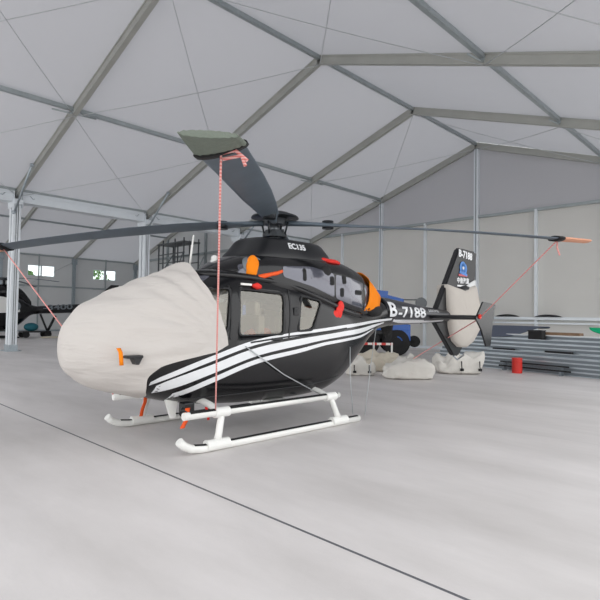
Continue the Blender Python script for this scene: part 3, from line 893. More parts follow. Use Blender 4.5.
# nose cover
COV = [(-3.37, .05, 1.20, 1.40, 1.30, 2.0), (-3.34, .20, 1.06, 1.53, 1.29, 2.0), (-3.25, .36, .94, 1.66, 1.27, 2.05), (-3.10, .52, .82, 1.82, 1.26, 2.05), (-2.8, .66, .70, 1.99, 1.26, 2.15), (-2.5, .75, .62, 2.12, 1.26, 2.3), (-2.1, .81, .55, 2.28, 1.28, 2.6), (-1.72, .84, .48, 2.45, 1.3, 2.7), (-1.4, .845, .46, 2.46, 1.3, 2.9)]
EDGE = [(.40, -2.28), (.62, -2.40), (.76, -2.52), (.90, -2.56), (1.06, -2.46), (1.17, -2.0), (1.26, -1.54), (1.31, -1.50), (1.64, -1.60), (2.03, -1.76), (2.2, -1.84), (2.33, -1.84), (2.46, -1.80)]
def cover_edge(z): return interp(EDGE, z)[0]
mb = MB(); rows = []
NT, NA = 150, 90
for i in range(NA + 1):
    u = i / NA; r = []
    for j in range(NT):
        th = 2 * PI * j / NT + .001
        ae = -1.8
        for _ in range(12):
            ae = .5 * ae + .5 * cover_edge(sect(COV, ae, th)[1])
        a = -3.37 + (ae + 3.37) * (u ** 1.35)
        p, z = sect(COV, a, th)
        # folds: gathers fan out from the lower rear corner on each side
        zm = interp(COV, a)[3]; d = math.hypot(p, z - zm) or 1
        rad = math.hypot(a + 1.45, (z - 1.25)); ang = math.atan2(z - 1.25, -(a + 1.45))
        fold = .020 * math.sin(ang * 26 + 2 * noise.noise((a * 1.2, p, z * 2))) * max(0, 1 - abs(rad - .9) / 1.1) * (1 if -0.1 < ang < 1.1 else .3)
        fold += .026 * noise.noise((a * 2.2, p * 2, z * 5 + a * 1.0)) + .02 * noise.noise((a * .9, p * 1.5 + 9, z * 2.1))
        fold *= min(1, u * 3)
        # pulled tight towards the ear where the pitot tube sticks out
        k = 1 + fold / d
        r.append((p * k, a, zm + (z - zm) * k))
    rows.append(r)
mb.grid(rows, True)
mb.face([v for v in reversed(mb.bm.verts[:NT])]) if False else None
mb.bm.verts.ensure_lookup_table()
mb.face([mb.bm.verts[j] for j in range(NT)], True)
cov = mb.done('nose_cover', M['cover'], None)
on_heli(cov, 'cream canvas cover pulled over the black helicopter nose', 'cover')
# pitot tube poking out of the cover with its orange flag
mb = MB(); mb.box((.66, -2.90, 1.185), (.79, -2.70, 1.22), bevel=.012); mb.prism([(-2.82, 1.19), (-2.71, 1.19), (-2.75, 1.11), (-2.78, 1.11)], 'x', .66, .78)
mb.done('pitot_mount', M['satin_black'], heli)
def flag(pts, w, m, label, name='warning_streamer'):
    mb = MB(); rows = []
    for i, (a, p, z) in enumerate(pts):
        wob = .006 * math.sin(i * 1.7)
        rows.append([(p + wob, a - w / 2, z), (p + wob + .004, a, z), (p + wob, a + w / 2, z)])
    mb.grid(rows)
    o = mb.done(name, m); s = o.modifiers.new('s', 'SOLIDIFY'); s.thickness = .006
    return on_heli(o, label, 'streamer')
flag([(-2.98, .72, 1.31), (-2.97, .75, 1.26), (-2.96, .755, 1.18), (-2.95, .75, 1.11)], .05, M['orange'], 'orange streamer hanging on the side of the cream nose cover')
flag([(-1.98, .62, .50), (-2.01, .64, .42), (-2.03, .66, .34), (-2.06, .65, .28), (-2.08, .66, .26)], .07, M['flag'], 'orange-red streamer hanging under the belly by the black landing light')
flag([(-1.78, -.90, .45), (-1.79, -.90, .36), (-1.82, -.91, .26), (-1.84, -.91, .15)], .055, M['flag'], 'red streamer tied along the far front skid leg')
flag([(-1.62, .5, .46), (-1.60, .52, .36), (-1.59, .52, .28)], .04, M['red'], 'small dark red streamer hanging beside the near cross tube')
# orange intake plug and its strap
mb = MB()
mb.ball((.555, -.90, 2.39), .175, .35, .72, 1.15, 20); pl = mb.done('intake_plug', M['orange']); on_heli(pl, 'orange padded plug filling the round engine air intake', 'plug')
mb = MB(); rows = []
for a, z, w in ((-.86, 2.27, .03), (-.76, 2.29, .035), (-.65, 2.32, .028), (-.54, 2.345, .03), (-.45, 2.38, .022)):
    x = side(COWL, a, z) + .03
    rows.append([(x, a, z - w), (x + .012, a, z), (x, a, z + w)])
mb.grid(rows); o = mb.done('plug_strap', M['flag']); s = o.modifiers.new('s', 'SOLIDIFY'); s.thickness = .008
on_heli(o, 'orange-red cloth strap trailing aft from the intake plug', 'strap')
# red pad and white tag over the rear door
mb = MB(); x = side(BODY, -.95, 2.15) + .03
mb.tube([(x, -1.02, 2.135), (x, -.94, 2.13), (x, -.87, 2.12)], [.02, .05, .03], 10); o = on_heli(mb.done('red_plug', M['red']), 'small red plug over the rear door window', 'plug')
mb = MB(); mb.box((x - .02, -1.22, 2.13), (x, -1.03, 2.16)); mb.done('white_tag', M['white'], o)
# red padded cover on the door rear
mb = MB()
x = side(BODY, .85, 1.85) + .02
mb.ball((x, .88, 1.88), .10, .35, .8, 1.0, 14); mb.ball((x + .02, .72, 1.73), .095, .3, 1, .9, 14); mb.ball((x + .02, .82, 1.79), .08, .35, 1, 1.4, 14)
o = on_heli(mb.done('red_sensor_cover', M['red']), 'red fabric sensor cover hanging on the hull behind the small window', 'cover')
mb = MB(); mb.tube([(x, .60, 1.89), (x, .74, 1.90), (x, .85, 1.91)], .016, 8); mb.done('strap', M['rubber'], o)
# orange exhaust cover
mb = MB(); rows = []
for a, off in ((1.86, .045), (1.92, .035), (2.02, .045), (2.14, .06), (2.27, .085)):
    r = []
    for t in frange(-1.0, 1.0, 18):
        zc_ = interp([(1.98, 1.99), (2.2, 2.02), (2.4, 1.95), (2.62, 1.86)], a)[0] if False else 0
        th = .25 + t * .95 if False else 0
        w, zb, zt, zm, n = interp(COWL, a)
        zlo = interp([(1.86, 1.97), (2.05, 1.93), (2.3, 1.88)], a)[0]
        u = (t + 1) / 2
        th0 = math.asin(max(-1, min(1, ((zlo - zm) / (zt - zm)))) if zlo > zm else -.35)
        th_ = th0 + (PI / 2 - .0 - th0) * u
        p, z = sect(COWL, a, th_)
        r.append((p + off * math.cos(th_) + .012 * math.sin(u * 19 + a * 9), a + .03 * math.sin(u * 5) + (u - .5) * .34 * (2.27 - a) / .41, z + off * math.sin(th_)))
    rows.append(r)
mb.grid(rows)
o = mb.done('exhaust_cover', M['orange']); s = o.modifiers.new('s', 'SOLIDIFY'); s.thickness = .01; s.offset = 1
on_heli(o, 'orange fabric cover wrapped around the engine exhaust', 'cover')
mb = MB(); mb.tube([(.36, 1.9, 1.86), (.42, 2.1, 1.84), (.42, 2.28, 1.83)], [.14, .12, .10], 20, cap=True); mb.done('exhaust_pipe', M['rubber'], heli)

# cover over the tail rotor duct
mb = MB()
poly = [(5.33, 2.38), (5.80, 2.36), (6.25, 2.18 + .10), (6.62, 2.50), (6.72, 2.38), (6.98, 1.92), (7.04, 1.72), (6.86, 1.42), (6.52, 1.12), (6.2, 1.02), (5.88, 1.12), (5.72, 1.45), (5.50, 1.80), (5.40, 2.1)]
poly = [(5.34, 2.52), (5.75, 2.46), (6.12, 2.42), (6.45, 2.50), (6.68, 2.56), (6.90, 2.05), (7.02, 1.74), (6.86, 1.42), (6.52, 1.10), (6.25, 1.0), (5.90, 1.02), (5.62, 1.18), (5.46, 1.50), (5.38, 2.0)]
cy_ = sum(p[0] for p in poly) / len(poly); cz_ = sum(p[1] for p in poly) / len(poly)
dense = []
for i in range(len(poly)):
    a, b = Vector(poly[i]), Vector(poly[(i + 1) % len(poly)])
    for t in (0, .25, .5, .75): dense.append(tuple(a.lerp(b, t)))
rows = []
for q, dx in ((.02, .215), (.35, .22), (.7, .215), (.93, .20), (1.0, .13), (1.0, -.13), (.93, -.20), (.7, -.215), (.35, -.22), (.02, -.215)):
    rows.append([(dx + .012 * noise.noise((a * 3, z * 3, dx)), cy_ + (a - cy_) * q, cz_ + (z - cz_) * q) for a, z in dense])
mb.grid(rows, True, True, True)
on_heli(mb.done('tail_rotor_cover', M['fin_cover']), 'cream canvas cover wrapped over the round tail rotor duct', 'cover')
# white folded corner of the same cover on the fin trailing edge
mb = MB(); mb.prism([(6.1, 2.44), (6.45, 2.60), (6.72, 2.70), (6.76, 2.3), (6.4, 2.3)], 'x', .08, .105)
mb.prism([(6.1, 2.44), (6.45, 2.60), (6.72, 2.70), (6.76, 2.3), (6.4, 2.3)], 'x', -.105, -.08)
mb.box((-.105, 6.74, 2.3), (.105, 6.77, 2.70))
on_heli(mb.done('tail_cover_flap', M['sheet']), 'white cloth flap on the fin above the cream tail cover', 'cover')

# blade tip socks and ropes
def sock(k, m, label, w0=.41, w1=.42, r0=4.58, r1=5.08):
    mb = MB(); rows = []
    for i in range(13):
        u = i / 12; r = r0 + (r1 - r0) * u
        o0, c = blade_frame(k, min(r, 5.3)); a = math.radians(TW[k] * (1 - u) + (-3 if k == 0 else 3) * u)
        ca = c * math.cos(a) + Vector((0, 0, -math.sin(a))); na = Vector((0, 0, 1)) * math.cos(a) + c * math.sin(a)
        w = w0 + (w1 - w0) * u; th = .070 * (1 - u) + .050 * u
        row = []
        for j in range(48):
            t = 2 * PI * j / 48; x = math.cos(t); y = math.sin(t)
            f_ = .006 * math.sin(x * 26) * (1 if abs(y) > .3 else 0) * min(1, u * 4) * (1 - u * .3)
            row.append(o0 + ca * (x * w / 2) + na * (y * th / 2 + f_ * (1 if y > 0 else -1)))
        rows.append(row)
    mb.grid(rows, True, True, True)
    return on_heli(mb.done('blade_sock', m), label, 'cover')
sock(0, M['cap_green'], 'grey-green cloth sock over the tip of the nearest rotor blade')
sock(3, M['cap_salmon'], 'salmon cloth sock over the tip of the right-hand rotor blade', .40, .33)
sock(1, M['cap_salmon'], 'salmon cloth sock on the left rotor blade, cut by the photo edge', .40, .33)
sock(2, M['cap_salmon'], 'salmon cloth sock on the rotor blade hidden behind the hub', .40, .33)

def rope(pts, label, r=.012, knot=None, name='tie_down_rope'):
    mb = MB(); P = []
    for i in range(len(pts) - 1):
        a, b = Vector(pts[i]), Vector(pts[i + 1])
        n = 14
        for q in range(n + (i == len(pts) - 2)):
            P.append(a.lerp(b, q / n))
    mb.tube(P, r, 8)
    if knot:
        for kk in knot: mb.tube([kk[0], kk[1], kk[2]], .014, 8)
    return tag(mb.done(name, M['rope']), label, 'rope')
def tie(k, r=RT - .02, off=(0, 0, -.03)):
    o0, c = blade_frame(k, r); return HM @ (o0 + Vector(off))
t0 = tie(0)
k0 = [t0, t0 + Vector((.09, .07, .02)), t0 + Vector((.16, .13, -.06))]
rope([t0, W(-1.80, .98, .50)], 'red rope hanging from the near rotor blade tip to the boarding step', .009, [k0, [t0 + Vector((.02, .0, -.05)), t0 + Vector((.12, .1, -.02)), t0 + Vector((.15, .12, -.1))]])
t1 = tie(1)
rope([t1, W(-2.25, -.97, .50)], 'pink rope slanting from the left rotor blade tip down to the nose', .010)
t3 = tie(3)
rope([t3, W(4.58, 1.34, 1.76)], 'pink rope from the right rotor blade tip to the stabiliser end plate', .011, [[t3, t3 + Vector((0, 0, -.12)), t3 + Vector((.03, .03, -.24))]])
rope([W(4.58, 1.34, 1.74), (16.62, 5.55, .38), (16.5, 5.7, .05)], 'pink rope from the stabiliser end plate down to the white sacks', .013)
for k, lb in ((0, 'near'), (1, 'left'), (3, 'right')):
    o0, c = blade_frame(k, RT)
    mb = MB()
    rows = []
    for q in (-.05, .05):
        oo, cc = blade_frame(k, RT + q - .03)
        pa = math.radians(TW[k]); cp = cc * math.cos(pa) + Vector((0, 0, -math.sin(pa)))
        rows.append([oo + cp * math.cos(t) * .215 + Vector((0, 0, 1)) * math.sin(t) * .045 for t in [2 * PI * j / 24 for j in range(24)]])
    mb.grid(rows, True, True, True)
    on_heli(mb.done('blade_strap', M['rubber']), 'black strap binding the cloth sock to the %s rotor blade' % {'near': 'nearest', 'left': 'left', 'right': 'right-hand'}[lb], 'strap')
# orange life vest inside the cabin
mb = MB(); mb.ball((.42, -.72, 1.42), .14, .8, 1.4, .7, 16); mb.ball((.45, -.56, 1.45), .1, .8, 1.2, .8, 12)
on_heli(mb.done('life_vest', M['flag']), 'orange-red life vest behind the rear door window', 'vest')

# ------------------------------------------------------------------ sacks on the floor
CR = Vector((.715, .699, 0)); CF = Vector((-.699, .715, 0))
def sack(loc, size, m, label, straps=(), seed=0, rz=None, group=None, shape=1.0):
    rz = math.atan2(CR.y, CR.x) if rz is None else rz
    t = thing('weight_sack', label, 'sack', loc, rz)
    L_, D_, H_ = size
    mb = MB()
    s = bmesh.new(); bmesh.ops.create_cube(s, size=2.0)
    bmesh.ops.subdivide_edges(s, edges=s.edges, cuts=11, use_grid_fill=True)
    for v in s.verts:
        p = v.co.copy()
        e = 5.0
        n = (abs(p.x) ** e + abs(p.y) ** e + abs(p.z) ** e) ** (1 / e); q = p / n
        x = q.x * L_ / 2; y = q.y * D_ / 2; z = (q.z + 1) * H_ / 2
        nz = noise.noise((x * 3 + seed, y * 3, z * 3)); n2 = noise.noise((x * 8 + seed, y * 8, z * 8))
        slump = 1 - shape * .35 * abs(q.x) ** 2
        z *= slump * (1 + .6 * nz + .2 * n2)
        v.co = (x * (1 + .16 * nz + .05 * n2), y * (1 + .25 * nz + .08 * n2), max(0.0, z + .03 * n2))
    for f_ in s.faces: f_.smooth = True
    mb.merge(s); mb.done('sack_body', m, t)
    for u in straps:
        mb = MB(); pts = [(u * L_, -D_ / 2 * 1.12 - .02, H_ * .72), (u * L_, -D_ / 2 * 1.16 - .02, H_ * .45), (u * L_ + .02, -D_ / 2 * 1.14 - .02, H_ * .22)]
        mb.tube(pts, .028, 8, flat=.5); mb.box((u * L_ - .035, -D_ / 2 * 1.16 - .05, H_ * .2), (u * L_ + .06, -D_ / 2 * 1.1, H_ * .34), bevel=.008)
        mb.done('strap', M['rubber'], t)
    return t
sack((15.50, 4.86, 0), (.90, .5, .45), M['bag'], 'white sack with two black straps, leftmost of the white sacks', (-.22, .26), 1, shape=.3)
sack((15.15, 6.35, 0), (1.5, .8, .52), M['bag_tan'], 'creased off-white sack lying behind the two front sacks', (), 5)
sack((16.86, 5.34, 0), (1.42, .95, .50), M['bag'], 'low slumped white sack in front, right of the strapped white sack', (), 12)
sack((17.15, 7.75, 0), (1.42, .8, .58), M['bag'], 'white sack with two black straps standing below the tail fin', (-.03, .36), 21, shape=.35)
mb = MB(); mb.ball((0, 0, .06), .35, 1.4, .7, .3, 16)
o = tag(mb.done('white_rag', M['bag_tan']), 'small pale rag on the floor behind the sacks under the boom', 'cloth'); o.location = (14.6, 13.6, 0.0)

# red and white barrier behind the sacks
t = thing('barrier', 'low red and white barrier frame beside the truck wheel', 'barrier', (12.9, 9.6, 0), math.atan2(.699, .715))
for z in (.16, .62):
    mb = MB(); mb.box((-1.0, -.03, z), (.46, .03, z + .09)); mb.done('banded_rail', M['hazard'], t)
for x in (-.95, -.3, .42):
    mb = MB(); mb.box((x - .03, -.035, 0), (x + .03, .035, .72)); mb.done('upright', M['white'], t)
for x in (-.95, .42):
    mb = MB(); mb.box((x - .05, -.25, 0), (x + .05, .25, .04)); mb.done('foot', M['satin_black'], t)

# ------------------------------------------------------------------ blue truck behind the boom
t = thing('crane_truck', 'blue crane truck with black wheels behind the tail boom', 'truck', (11.2, 13.0, 0), math.radians(40))
mb = MB(); mb.box((-5.0, -.5, .75), (.45, .5, 1.0)); mb.box((-4.9, -1.05, .98), (-.1, 1.05, 1.12)); mb.done('chassis', M['satin_black'], t)
mb = MB(); mb.box((-7.0, -1.15, .7), (-5.1, 1.15, 2.4), bevel=.12); mb.done('cab', M['blue'], t)
mb = MB(); mb.box((.02, -1.1, .68), (.62, -.45, 1.42), bevel=.03); mb.box((-.95, -1.12, 1.15), (.6, 1.0, 1.42), bevel=.03); mb.done('toolbox', M['blue'], t)
def wheel(x, y, r, w, nm='wheel'):
    mb = MB()
    prof = [(r * .45, -w / 2), (r * .86, -w / 2), (r * .97, -w / 2 + .04), (r, -w / 2 + .09), (r, w / 2 - .09), (r * .97, w / 2 - .04), (r * .86, w / 2), (r * .45, w / 2)]
    rows = []
    for j in range(33):
        a = 2 * PI * j / 32; rows.append([(x + math.cos(a) * q, y + yy, r + math.sin(a) * q) for q, yy in prof])
    mb.grid(rows); mb.disc((x, y, r), (0, 1, 0), r * .5, w * .8, 24)
    wo = mb.done(nm, M['tyre'], t)
    mb = MB(); mb.disc((x, y - w * .42, r), (0, 1, 0), r * .36, .06, 20)
    for j in range(8):
        a = 2 * PI * j / 8; mb.disc((x + math.cos(a) * r * .26, y - w * .46, r + math.sin(a) * r * .26), (0, 1, 0), .025, .04, 6)
    mb.done('rim', M['rubber'], wo)
wheel(.0, -.95, .62, .36); wheel(-1.35, -.95, .62, .36); wheel(-5.6, -.95, .62, .36); wheel(.0, .95, .62, .36); wheel(-1.35, .95, .62, .36); wheel(-5.6, .95, .62, .36)
mb = MB(); mb.disc((.82, -.75, .66), (0, 1, 0), .26, .3, 24); mb.box((.2, -.9, .6), (.82, -.6, .7)); mb.done('spare_roller', M['rubber'], t)
mb = MB(); mb.box((-2.6, -.6, 1.1), (-2.1, .1, 2.6), bevel=.04); mb.bar((-2.5, -.25, 2.95), (-.35, -.5, 2.72), .3, .42); mb.bar((-1.2, -.4, 2.85), (.35, -.55, 2.45), .2, .25)
mb.done('crane_arm', M['blue'], t)
mb = MB()
for x in (.35, 1.15): mb.tube([(x, -.55, 1.45), (x, -.55, 2.55)], .035, 8)
for z in (2.2, 2.55): mb.tube([(-.1, -.55, z), (1.35, -.55, z)], .03, 8)
mb.disc((1.15, -.6, 2.4), (0, 1, 0), .26, .08, 20)
mb.done('rack', M['scaf'], t)

# ------------------------------------------------------------------ stack of tent beams on the right
DIR = Vector((.982, -.19, 0)); PER = Vector((.19, .982, 0)); BZ = math.atan2(DIR.y, DIR.x)
ORG = Vector((14.9, 10.9, 0))
proto = None
def beam_mesh(L_, w, h):
    mb = MB()
    mb.mi = 1; mb.box((0, -w * .38, 0.01), (L_, w * .38, h - .01)); mb.mi = 0; mb.box((0, -w / 2, 0), (L_, w / 2, h * .16)); mb.box((0, -w / 2, h * .84), (L_, w / 2, h))
    return mb
lay = [(0, 4, .0), (1, 5, .05), (2, 7, -.1), (3, 8, .2), (4, 9, .1), (5, 9, -.15)]
bw, bh = .30, .13
for r, n, dx in lay:
    for j in range(n):
        if r > 0 and j < n - 4 and r < 5 and j < lay[r - 1][1] - 2:
            pass
        if proto is None:
            proto = beam_mesh(9.2, bw * .94, bh * .96).done('aluminium_beam', [M['alu_stack'], M['groove']]); o = proto
        else:
            o = proto.copy(); C.objects.link(o)
        p = ORG + DIR * (dx + random.uniform(-.35, .35)) + PER * (r * bw + random.uniform(-.02, .02))
        o.location = (p.x, p.y, j * bh + .002); o.rotation_euler = (0, 0, BZ + random.uniform(-.002, .002))
        tag(o, 'long silver aluminium beam lying in the big stack on the right', 'beam', 'aluminium beams in the right-hand stack')
def on_stack(u, r, z): 
    p = ORG + DIR * u + PER * (r * bw); return (p.x, p.y, z)
# black bars lying along the stack
def bar_on(u, r, z, L_, h, w, m, name, label, cat):
    mb = MB(); mb.box((0, -w / 2, 0), (L_, w / 2, h), bevel=.008); o = tag(mb.done(name, m), label, cat)
    o.location = on_stack(u, r, z); o.rotation_euler = (0, 0, BZ); return o
bar_on(2.0, 1, 5 * bh, .85, .05, .08, M['rubber'], 'black_bar', 'short black bar on the beams under the slate tarpaulin', 'bar')
bar_on(3.95, 1, 5 * bh, .9, .06, .1, M['rubber'], 'black_bar', 'black bar on the beams at the right, right of the black box', 'bar')
bar_on(2.7, -1.0, .26, 2.35, .045, .05, M['rubber'], 'black_rod', 'upper of two long thin black rods behind the red drum', 'rod')
bar_on(2.7, -1.3, .13, 2.45, .045, .05, M['rubber'], 'black_rod', 'lower of two long thin black rods behind the red drum', 'rod')
mb = MB()
for u in (3.1, 5.5): 
    pass
t = thing('rod_rest', 'low grey trestle carrying the two black rods', 'trestle', on_stack(2.7, -1.15, 0), BZ)
for x in (.15, 2.1):
    mb = MB(); mb.box((x, -.09, 0), (x + .06, .09, .13)); mb.box((x, .0, .13), (x + .06, .09, .26)); mb.done('support_block', M['groove'], t)
# black box
t = thing('black_box', 'square black box standing on the aluminium beams', 'box', on_stack(3.05, 3, 8 * bh + .003), BZ)
mb = MB(); mb.box((0, -.13, 0), (.5, .13, .28), bevel=.015); mb.done('case', M['rubber'], t)
mb = MB(); mb.box((-.01, -.14, .28), (.51, .14, .32), bevel=.01); mb.done('lid', M['satin_black'], t)
# red drum
t = thing('red_drum', 'small red drum on the floor in front of the beams', 'drum', (18.33, 9.4, 0), 0)
mb = MB(); mb.tube([(0, 0, 0), (0, 0, .10), (0, 0, .12), (0, 0, .14), (0, 0, .34), (0, 0, .36), (0, 0, .38), (0, 0, .46)], [.155, .155, .165, .155, .155, .165, .155, .155], 28, False)
mb.done('drum_body', M['red_paint'], t)
mb = MB(); mb.tube([(0, 0, .46), (0, 0, .485)], [.17, .16], 28, False); mb.disc((.08, 0, .49), (0, 0, 1), .03, .02, 12); mb.done('drum_lid', M['red_paint'], t)
# slate tarpaulin heap on the back of the stack
def heap(name, pts, m, label, cat, z0):
    """draped sheet: rows of (u, r, z) points"""
    mb = MB(); mb.grid([[on_stack(*p) for p in row] for row in pts])
    o = mb.done(name, m, None, fix=False); s = o.modifiers.new('u', 'SUBSURF'); s.levels = 2; s.render_levels = 2
    s = o.modifiers.new('s', 'SOLIDIFY'); s.thickness = .02
    return tag(o, label, cat)
zt_ = 9 * bh
heap('tarpaulin', [[(.6, 3.1, 1.07), (1.6, 3.1, 1.07), (2.1, 3.3, 1.09), (2.6, 4.0, 1.24)], [(.6, 4.0, 1.30), (1.6, 4.1, 1.32), (2.3, 4.3, 1.34), (2.8, 4.6, 1.36)], [(.5, 5.0, 1.52), (1.6, 5.1, 1.55), (2.4, 5.0, 1.54), (3.4, 5.0, 1.54)], [(.5, 6.0, 1.42), (1.6, 6.0, 1.44), (2.4, 6.0, 1.42), (3.4, 5.9, 1.40)]], M['tarp'], 'slate grey tarpaulin draped over the beams beside the tail', 'tarpaulin', 1)
bar_on(2.9, 4.2, zt_ + .005, 1.75, .12, .25, M['brown'], 'wooden_plank', 'brown wooden plank lying on top of the beams behind the black box', 'plank')
heap('plastic_sheet', [[(1.9, 3.55, 1.185), (3.1, 3.55, 1.185), (4.6, 3.55, 1.185), (6.4, 3.55, 1.185)], [(2.0, 3.75, 1.195), (3.1, 3.75, 1.2), (4.6, 3.7, 1.2), (6.4, 3.75, 1.2)], [(2.1, 4.0, 1.20), (3.1, 4.0, 1.21), (4.6, 4.0, 1.21), (6.4, 4.0, 1.2)]], M['sheet'], 'white plastic sheet spread along the top of the beams', 'sheet', 1)
heap('green_tarpaulin', [[(4.85, 4.4, 1.42), (5.2, 4.2, 1.28), (6.0, 4.1, 1.24), (7.0, 4.1, 1.24)], [(4.8, 4.8, 1.53), (5.3, 4.8, 1.52), (6.0, 4.8, 1.50), (7.0, 4.8, 1.52)], [(4.8, 5.4, 1.45), (5.3, 5.4, 1.45), (6.0, 5.4, 1.45), (7.0, 5.4, 1.45)]], M['green'], 'bright green tarpaulin bundled on the beams at the right edge', 'tarpaulin', 1)
# two dark bundles hung over the wall rail
for x0, x1, z, lb in ((13.55, 14.75, 1.86, 'flat dark bundle on the gable rail, nearer the tail fin'), (15.5, 16.75, 1.86, 'flat dark bundle on the gable rail, further from the tail fin')):
    mb = MB(); rows = []
    for i in range(13):
        u = i / 12; h = .12 * math.sin(PI * u) ** .6 + .01
        rows.append([(x0 + (x1 - x0) * u, Y1 - .10 + .1 * math.cos(t), z + h / 2 + h / 2 * math.sin(t)) for t in [2 * PI * j / 10 for j in range(10)]])
    mb.grid(rows, True, True, True); tag(mb.done('dark_bundle', M['satin_black']), lb, 'bundle')

# ------------------------------------------------------------------ second tent: scaffold, helicopter, mat
t = thing('scaffold_tower', 'tall dark scaffold tower standing far behind the nose cover', 'scaffold', (-12.3, 16.1, 0), 0)
for x in (-1.9, -1.2, 0.6, 1.9):
    for y in (-.7, .7):
        mb = MB(); mb.tube([(x, y, 0), (x, y, 7.9 if x > -1.5 else 7.6)], .06, 8); mb.done('upright', M['scaf'], t)
for z in (1.2, 2.4, 3.6, 4.6, 5.3, 6.0, 6.7, 7.6):
    for y in (-.7, .7):
        mb = MB(); mb.tube([(-2.0, y, z), (2.0, y, z)], .045, 8)
        mb.done('rail', M['scaf'], t)
for z in (0, 2.4, 4.6):
    mb = MB(); mb.tube([(-1.9, -.72, z + .1), (.6, -.72, z + 2.2)], .035, 6); mb.tube([(.6, -.72, z + .1), (1.9, -.72, z + 2.2)], .035, 6); mb.done('cross_brace', M['scaf'], t)
mb = MB(); mb.box((-2.1, -.8, 7.55), (2.0, .8, 7.63)); mb.done('deck', M['scaf'], t)

h2 = thing('helicopter', 'dark helicopter with white round side panel, parked behind the leftmost column', 'helicopter', (-13.0, 2.4, 0), 0)
B2 = [(-3.1, .05, 1.1, 1.3, 1.2, 2), (-2.9, .4, .8, 1.6, 1.2, 2.1), (-2.3, .75, .55, 2.1, 1.3, 2.3), (-1.4, .95, .4, 2.7, 1.5, 2.6), (0, 1.0, .4, 3.0, 1.7, 2.8), (1.2, .9, .45, 3.0, 1.8, 2.6), (1.9, .6, .9, 2.7, 1.8, 2.4), (2.7, .3, 1.55, 2.2, 1.85, 2.0), (3.2, .26, 1.62, 2.12, 1.9, 2)]
mb = MB(); mb.grid(loft(B2, frange(-3.1, 3.2, 40), 40), True, True, True); mb.done('fuselage', M['black'], h2)
mb = MB(); mb.grid(loft([(0, .5, 2.6, 3.5, 3.0, 2.6), (1.2, .5, 2.6, 3.55, 3.0, 2.6), (1.9, .32, 2.3, 3.3, 2.8, 2.4), (2.6, .14, 1.9, 2.5, 2.2, 2)], frange(0, 2.6, 16), 30), True, True, True); mb.done('engine_cowling', M['black'], h2)
mb = MB(); mb.tube([(.0, .9, 3.4), (.0, .9, 3.95)], .09, 12); mb.disc((0, .9, 3.9), (0, 0, 1), .28, .18, 20); mb.done('rotor_mast', M['blade_hub'], h2)
for j in range(3):
    a = math.radians(20 + 120 * j); mb = MB()
    c_, s_ = math.cos(a), math.sin(a)
    mb.grid([[(c_ * r + s_ * x, .9 + s_ * r - c_ * x, 3.95 - .012 * r * r + zz) for x, zz in ((-.16, 0), (0, .02), (.16, 0), (0, -.02))] for r in (.2, .8, 2, 3.5, 5)], True, True, True)
    mb.done('rotor_blade', M['blade'], h2)
mb = MB(); rows = []
mb.prism([(.4 + 1.05 * math.cos(a) * (1.15 if math.cos(a) > 0 else 1), 1.75 + (.95 if math.sin(a) > 0 else .1) * math.sin(a)) for a in [2 * PI * j / 40 for j in range(40)]], 'x', .97, 1.04)
mb.done('round_side_panel', M['white'], h2)
mb = MB(); mb.disc((1.05, 1.3, 2.1), (1, 0, 0), .34, .04, 28); mb.done('round_window', M['groove'], h2)
BM2 = [(3.0, .27, 1.62, 2.14, 1.9, 2), (5, .22, 1.7, 2.3, 2.02, 2), (7.6, .16, 1.85, 2.5, 2.2, 2)]
mb = MB(); mb.grid(loft(BM2, frange(3.0, 7.6, 12), 24), True, True, True); mb.done('tail_boom', M['satin_black'], h2)
mb = MB(); mb.prism([(6.6, 2.35), (8.3, 3.9), (8.9, 3.9), (8.2, 2.2), (7.4, 1.9)], 'x', -.06, .06); mb.done('tail_fin', M['satin_black'], h2)
o = text('boom_lettering', '-3400', .50, M['groove'], h2, (.31, 3.3, 1.78), (0, 0, 0), .004, 0, 1.75, .01)
o.rotation_euler = (Matrix.Rotation(PI / 2, 3, 'Z') @ Matrix.Rotation(PI / 2, 3, 'X') @ Matrix.Rotation(.06, 3, 'Z')).to_euler()
for s in (1, -1):
    mb = MB(); mb.tube([(s * 1.1, -2.0, .2), (s * 1.1, -1.7, .06), (s * 1.1, 1.6, .06)], .05, 10); mb.done('skid_tube', M['satin_black'], h2)
    for a in (-1.2, .9):
        mb = MB(); mb.tube([(s * 1.1, a, .08), (s * .9, a, .45), (s * .4, a, .6)], .05, 10); mb.done('skid_leg', M['satin_black'], h2)
# trolley and folded gear near that helicopter
t = thing('tow_trolley', 'dark wheeled trolley with teal bundle under the far tail boom', 'trolley', (-12.6, 5.0, 0), 0)
mb = MB(); mb.box((-.4, -.7, .35), (.4, 1.1, .45)); mb.tube([(0, 1.0, .4), (0, 1.5, 1.5)], .09, 8); mb.tube([(0, 1.0, .4), (0, .5, 1.6)], .07, 8); mb.done('frame', M['satin_black'], t)
mb = MB(); mb.ball((.1, -.1, .72), .36, 1, 1.3, .8, 16); mb.done('teal_bundle', M['teal'], t)
for y in (-.5, .9):
    for x in (-.42, .42):
        mb = MB(); mb.disc((x, y, .22), (1, 0, 0), .22, .1, 20); mb.done('wheel', M['tyre'], t)
mb = MB(); mb.ball((0, 0, .04), .5, 1.0, 1.5, .16, 16)
o = tag(mb.done('folded_mat', M['bag_tan']), 'pale folded mat on the floor below the far tail boom', 'mat'); o.location = (-11.6, 5.9, 0)
mb = MB(); mb.ball((0, 0, .05), .4, 1.0, 1.1, .2, 16)
o = tag(mb.done('folded_mat', M['satin_black']), 'dark folded mat on the floor beside the pale folded mat', 'mat'); o.location = (-11.3, 7.2, 0)

